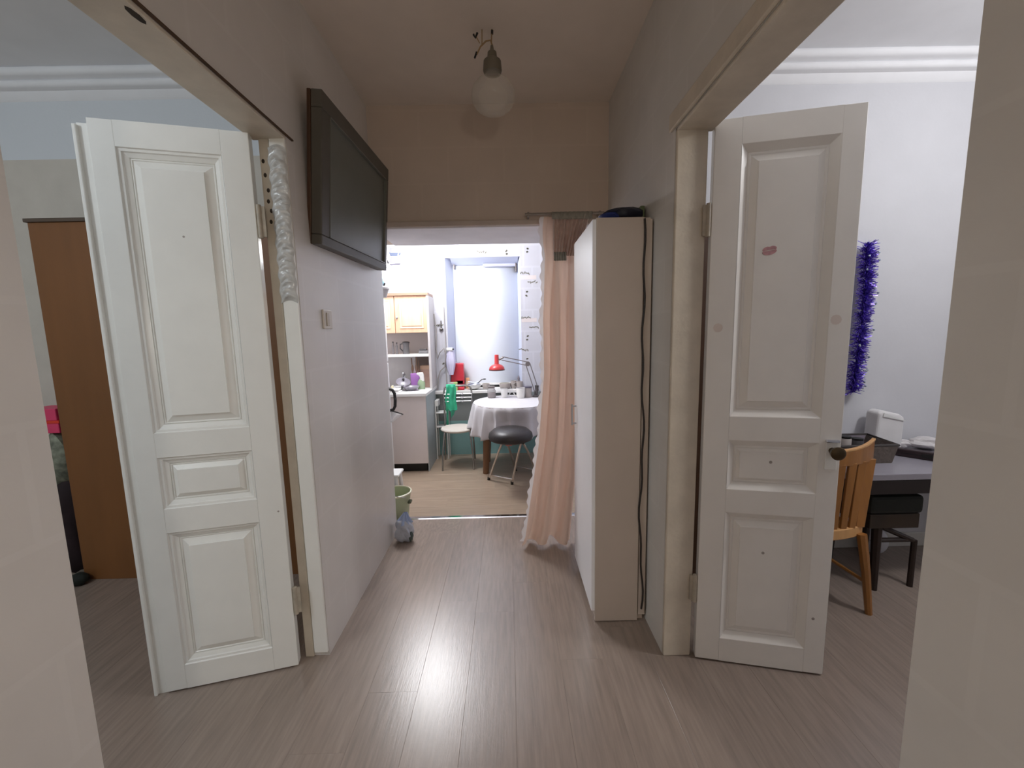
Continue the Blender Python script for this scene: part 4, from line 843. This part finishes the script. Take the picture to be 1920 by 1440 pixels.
for x, y, h, lab, m_ in ((-0.06, -0.02, 0.11, 'grey tin with black lid standing at the left in the basket', M_clay), (0.0, -0.03, 0.10, 'charcoal tin with black lid in the middle of the basket', mat('charcoal_plastic', (66, 64, 66), 0.4))):
    t = thing('small_tin', lab, 'tin', (1.90+x, 2.20+y, 0.6715), group='tins in the basket'); B().lathe((0, 0, 0), [(0, 0), (0.03, 0), (0.03, h), (0.027, h+0.004), (0, h+0.004)], 18, cap=False).done('tin_body', m_, t, smooth=True)
    B().lathe((0, 0, h+0.004), [(0.0, 0), (0.028, 0), (0.028, 0.01), (0.0, 0.012)], 18, cap=False).done('tin_lid', M_black, t, smooth=True)
tis = thing('tissue_pack', 'crumpled white paper pack sticking up behind the basket', 'packet', (2.215, 2.34, 0.665))
b = B(); b.prism([(-0.085, 0.0), (0.08, 0.0), (0.08, 0.195), (0.05, 0.215), (-0.05, 0.24), (-0.078, 0.225)], 'y', -0.03, 0.06); b.done('pack_body', mat('white_soft_paper', (228, 226, 226), 0.8, var=0.03, bump=0.3, bscale=14), tis, bevel=0.015, seg=3)
b = B(); b.prism([(-0.055, 0.205), (0.076, 0.175), (0.078, 0.178), (-0.05, 0.226)], 'y', -0.036, -0.0305); b.done('paper_flap', M_white, tis)
bar = thing('dark_case', 'long narrow dark maroon case lying on the desk right of the basket', 'case', (2.262, 2.135, 0.665), -0.85)
B().box(-0.15, 0.17, -0.02, 0.02, 0.0, 0.045).done('case_body', mat('dark_maroon', (46, 30, 34), 0.45), bar, bevel=0.006)
B().box(-0.152, 0.172, -0.021, 0.021, 0.020, 0.024).done('case_seam', M_black, bar)
B().box(-0.02, 0.02, -0.024, -0.0202, 0.012, 0.034).done('clasp', M_black, bar, bevel=0.002)
cr = thing('crumpled_paper', 'crumpled whitish paper at the back of the desk by the dark case', 'paper', (2.43, 2.33, 0.666))
B().blob((0.02, 0, 0.037), (0.09, 0.06, 0.033), 9, 0.2).done('paper_ball', mat('grey_white_paper', (206, 202, 202), 0.8, var=0.1, scale=20, bump=0.5, bscale=20), cr)
B().blob((-0.09, 0.03, 0.026), (0.04, 0.04, 0.026), 13, 0.2).done('paper_ball', mat('grey_white_paper', (206, 202, 202), 0.8), cr)
wr = thing('white_bundle', 'white rounded bundle on the floor under the desk by the far wall', 'bundle', (2.235, 2.36, 0))
B().blob((0, 0, 0.075), (0.07, 0.05, 0.075), 6, 0.08).done('bundle_body', M_room_white, wr, smooth=True)
B().tube([(-0.065, -0.03, 0.10), (0, -0.048, 0.105), (0.065, -0.03, 0.10)], 0.004, 6).done('tie', mat('grey_cord', (150, 150, 160), 0.6), wr, smooth=True)

# purple tinsel hung on the far wall
tn = thing('tinsel_garland', 'glittery purple tinsel hanging straight down the white far wall', 'tinsel', (2.055, 2.415, 0))
b = B(); rnd = random.Random(3)
for k in range(2600):
    z = 1.005 + 0.855*rnd.random(); a = rnd.uniform(0, 2*math.pi); el = rnd.uniform(-0.5, 0.6); l_ = rnd.uniform(0.034, 0.070); w_ = 0.0026
    c0 = Vector((0.012*math.sin(z*5), -0.022, z)); d = Vector((math.cos(a)*math.cos(el), abs(math.sin(a))*-0.55*math.cos(el), math.sin(el)))
    sd = d.cross(Vector((rnd.uniform(-1, 1), rnd.uniform(-1, 1), rnd.uniform(-1, 1)))).normalized()*w_
    e = c0 + d*l_; e.y = min(e.y, 0.008)
    vs = [b.bm.verts.new(v) for v in (c0-sd, c0+sd, e+sd*0.6, e-sd*0.6)]; b.bm.faces.new(vs)
o = b.done('foil_strands', mat('purple_foil', (112, 88, 200), 0.28, 0.6, var=0.35, scale=60), tn); o['kind'] = 'stuff'
B().tube([(0.012*math.sin(z*5), -0.022, z) for z in [1.0+0.86*k/30 for k in range(31)]], 0.004, 6).done('core_string', mat('purple_string', (62, 48, 120), 0.5), tn)
M_glint = mat('pale_foil_glint', (206, 220, 236), 0.1, 1.0)  # pale shiny dots added as glints on the tinsel
for k in range(22):
    z = 1.01 + 0.83*rnd.random()**1.3; x = 0.012*math.sin(z*5) + rnd.uniform(-0.03, 0.045)
    B().blob((x, -0.06, z), (0.007, 0.005, 0.007), k, 0.0, 1).done('foil_glint', M_glint, tn)

# tall dark bookcase behind the opened right leaf
bkc = thing('tall_dark_bookcase', 'tall dark cabinet seen only through the hinge gap of the right door', 'cabinet', (1.03, 2.22, 0))
B().box(-0.24, 0.24, -0.19, 0.19, 0.06, 1.95).done('body', M_brown_dark, bkc, bevel=0.004)
for x0, x1 in ((-0.235, -0.003), (0.003, 0.235)): B().box(x0, x1, -0.21, -0.191, 0.08, 1.94).done('door', M_brown_dark, bkc, bevel=0.003)
B().box(-0.23, 0.23, -0.17, 0.18, 0.0, 0.06).done('plinth', M_black, bkc)

# ------------------------------------------------------------------ left room
M_wd = mat('brown_wardrobe_wood', (128, 84, 46), 0.5, var=0.08, scale=3, stretch=(3, 3, 0.5))
wd = thing('brown_wardrobe', 'plain brown wooden wardrobe behind the open left door', 'wardrobe', (-2.535, 2.29, 0))
B().box(0.0, 1.34, 0.0, 0.20, 0.0, 2.03).done('side_board', M_wd, wd, bevel=0.002)
B().box(-0.012, 1.352, -0.010, 0.202, 2.031, 2.050).done('top_board', mat('dark_top_edge', (88, 74, 62), 0.5), wd, bevel=0.002)
tag(B().blob((-2.515, 2.24, 0.035), (0.05, 0.04, 0.035), 8, 0.1).done('dark_slipper', mat('black_green_felt', (26, 32, 26), 0.8), smooth=True), 'small dark slipper on the floor at the wardrobe corner', 'slipper')
rb = thing('stuffed_sack', 'tall stuffed cloth sack beside the brown wardrobe', 'sack', (-2.63, 2.36, 0))
B().blob((0, 0, 0.31), (0.085, 0.10, 0.31), 21, 0.1).done('dark_lower_sack', mat('dark_plum_cloth', (44, 30, 34), 0.8, var=0.3, scale=14), rb, smooth=True)
B().blob((0.0, 0, 0.73), (0.085, 0.09, 0.17), 22, 0.14).done('patterned_top', mat('mottled_cloth', (136, 140, 124), 0.8, var=0.5, scale=28), rb, smooth=True)
pk = thing('pink_box', 'bright pink box with orange band on top of the stuffed sack', 'box', (-2.63, 2.36, 0.888))
B().box(-0.09, 0.085, -0.07, 0.07, 0.0, 0.055).done('lower_box', mat('hot_pink', (222, 66, 110), 0.5), pk, bevel=0.004)
B().box(-0.09, 0.09, -0.07, 0.07, 0.0552, 0.072).done('orange_band', mat('red_orange', (220, 60, 40), 0.5), pk, bevel=0.002)
B().box(-0.09, 0.08, -0.07, 0.07, 0.0722, 0.14).done('upper_box', mat('hot_pink', (222, 66, 110), 0.5), pk, bevel=0.004)

# ------------------------------------------------------------------ lamps of the rooms and the added hall fill, out of view
def room_lamp(name, label, loc, zc, r):
    t = thing(name, label, 'lamp', loc)
    B().tube([(0, 0, zc-loc[2]), (0, 0, r*1.0)], 0.006, 8).done('cord', M_white, t)
    B().lathe((0, 0, zc-loc[2]-0.03), [(0.05, 0.0), (0.05, 0.03), (0, 0.03)], 18).done('rose', M_white, t)
    B().lathe((0, 0, r*0.9), [(0.0, 0.03), (0.03, 0.028), (0.034, 0.0), (0.0, 0.0)], 18, cap=False).done('holder', M_white, t)
room_lamp('kitchen_lamp', 'pendant lamp lighting the kitchen', KITCHEN_LAMP, HZ, 0.10)
room_lamp('room_lamp', 'pendant lamp lighting the right room', ROOM_LAMP, 2.86, 0.12)
room_lamp('side_room_lamp', 'pendant lamp lighting the left room', LEFT_LAMP, 2.87, 0.12)
hl = thing('hall_fill_stand', 'added unseen fill lamp on a stand at the near end of the hall', 'lamp', (HALL_FILL[0], HALL_FILL[1]-0.0, 0))  # stand added out of view to carry the hall fill light
B().lathe((0, 0, 0), [(0, 0), (0.09, 0), (0.09, 0.02), (0.01, 0.03), (0, 0.03)], 20, cap=False).done('base', M_black, hl)
B().tube([(0, 0, 0.03), (0, 0, 1.05)], 0.01, 8).done('pole', M_black, hl)
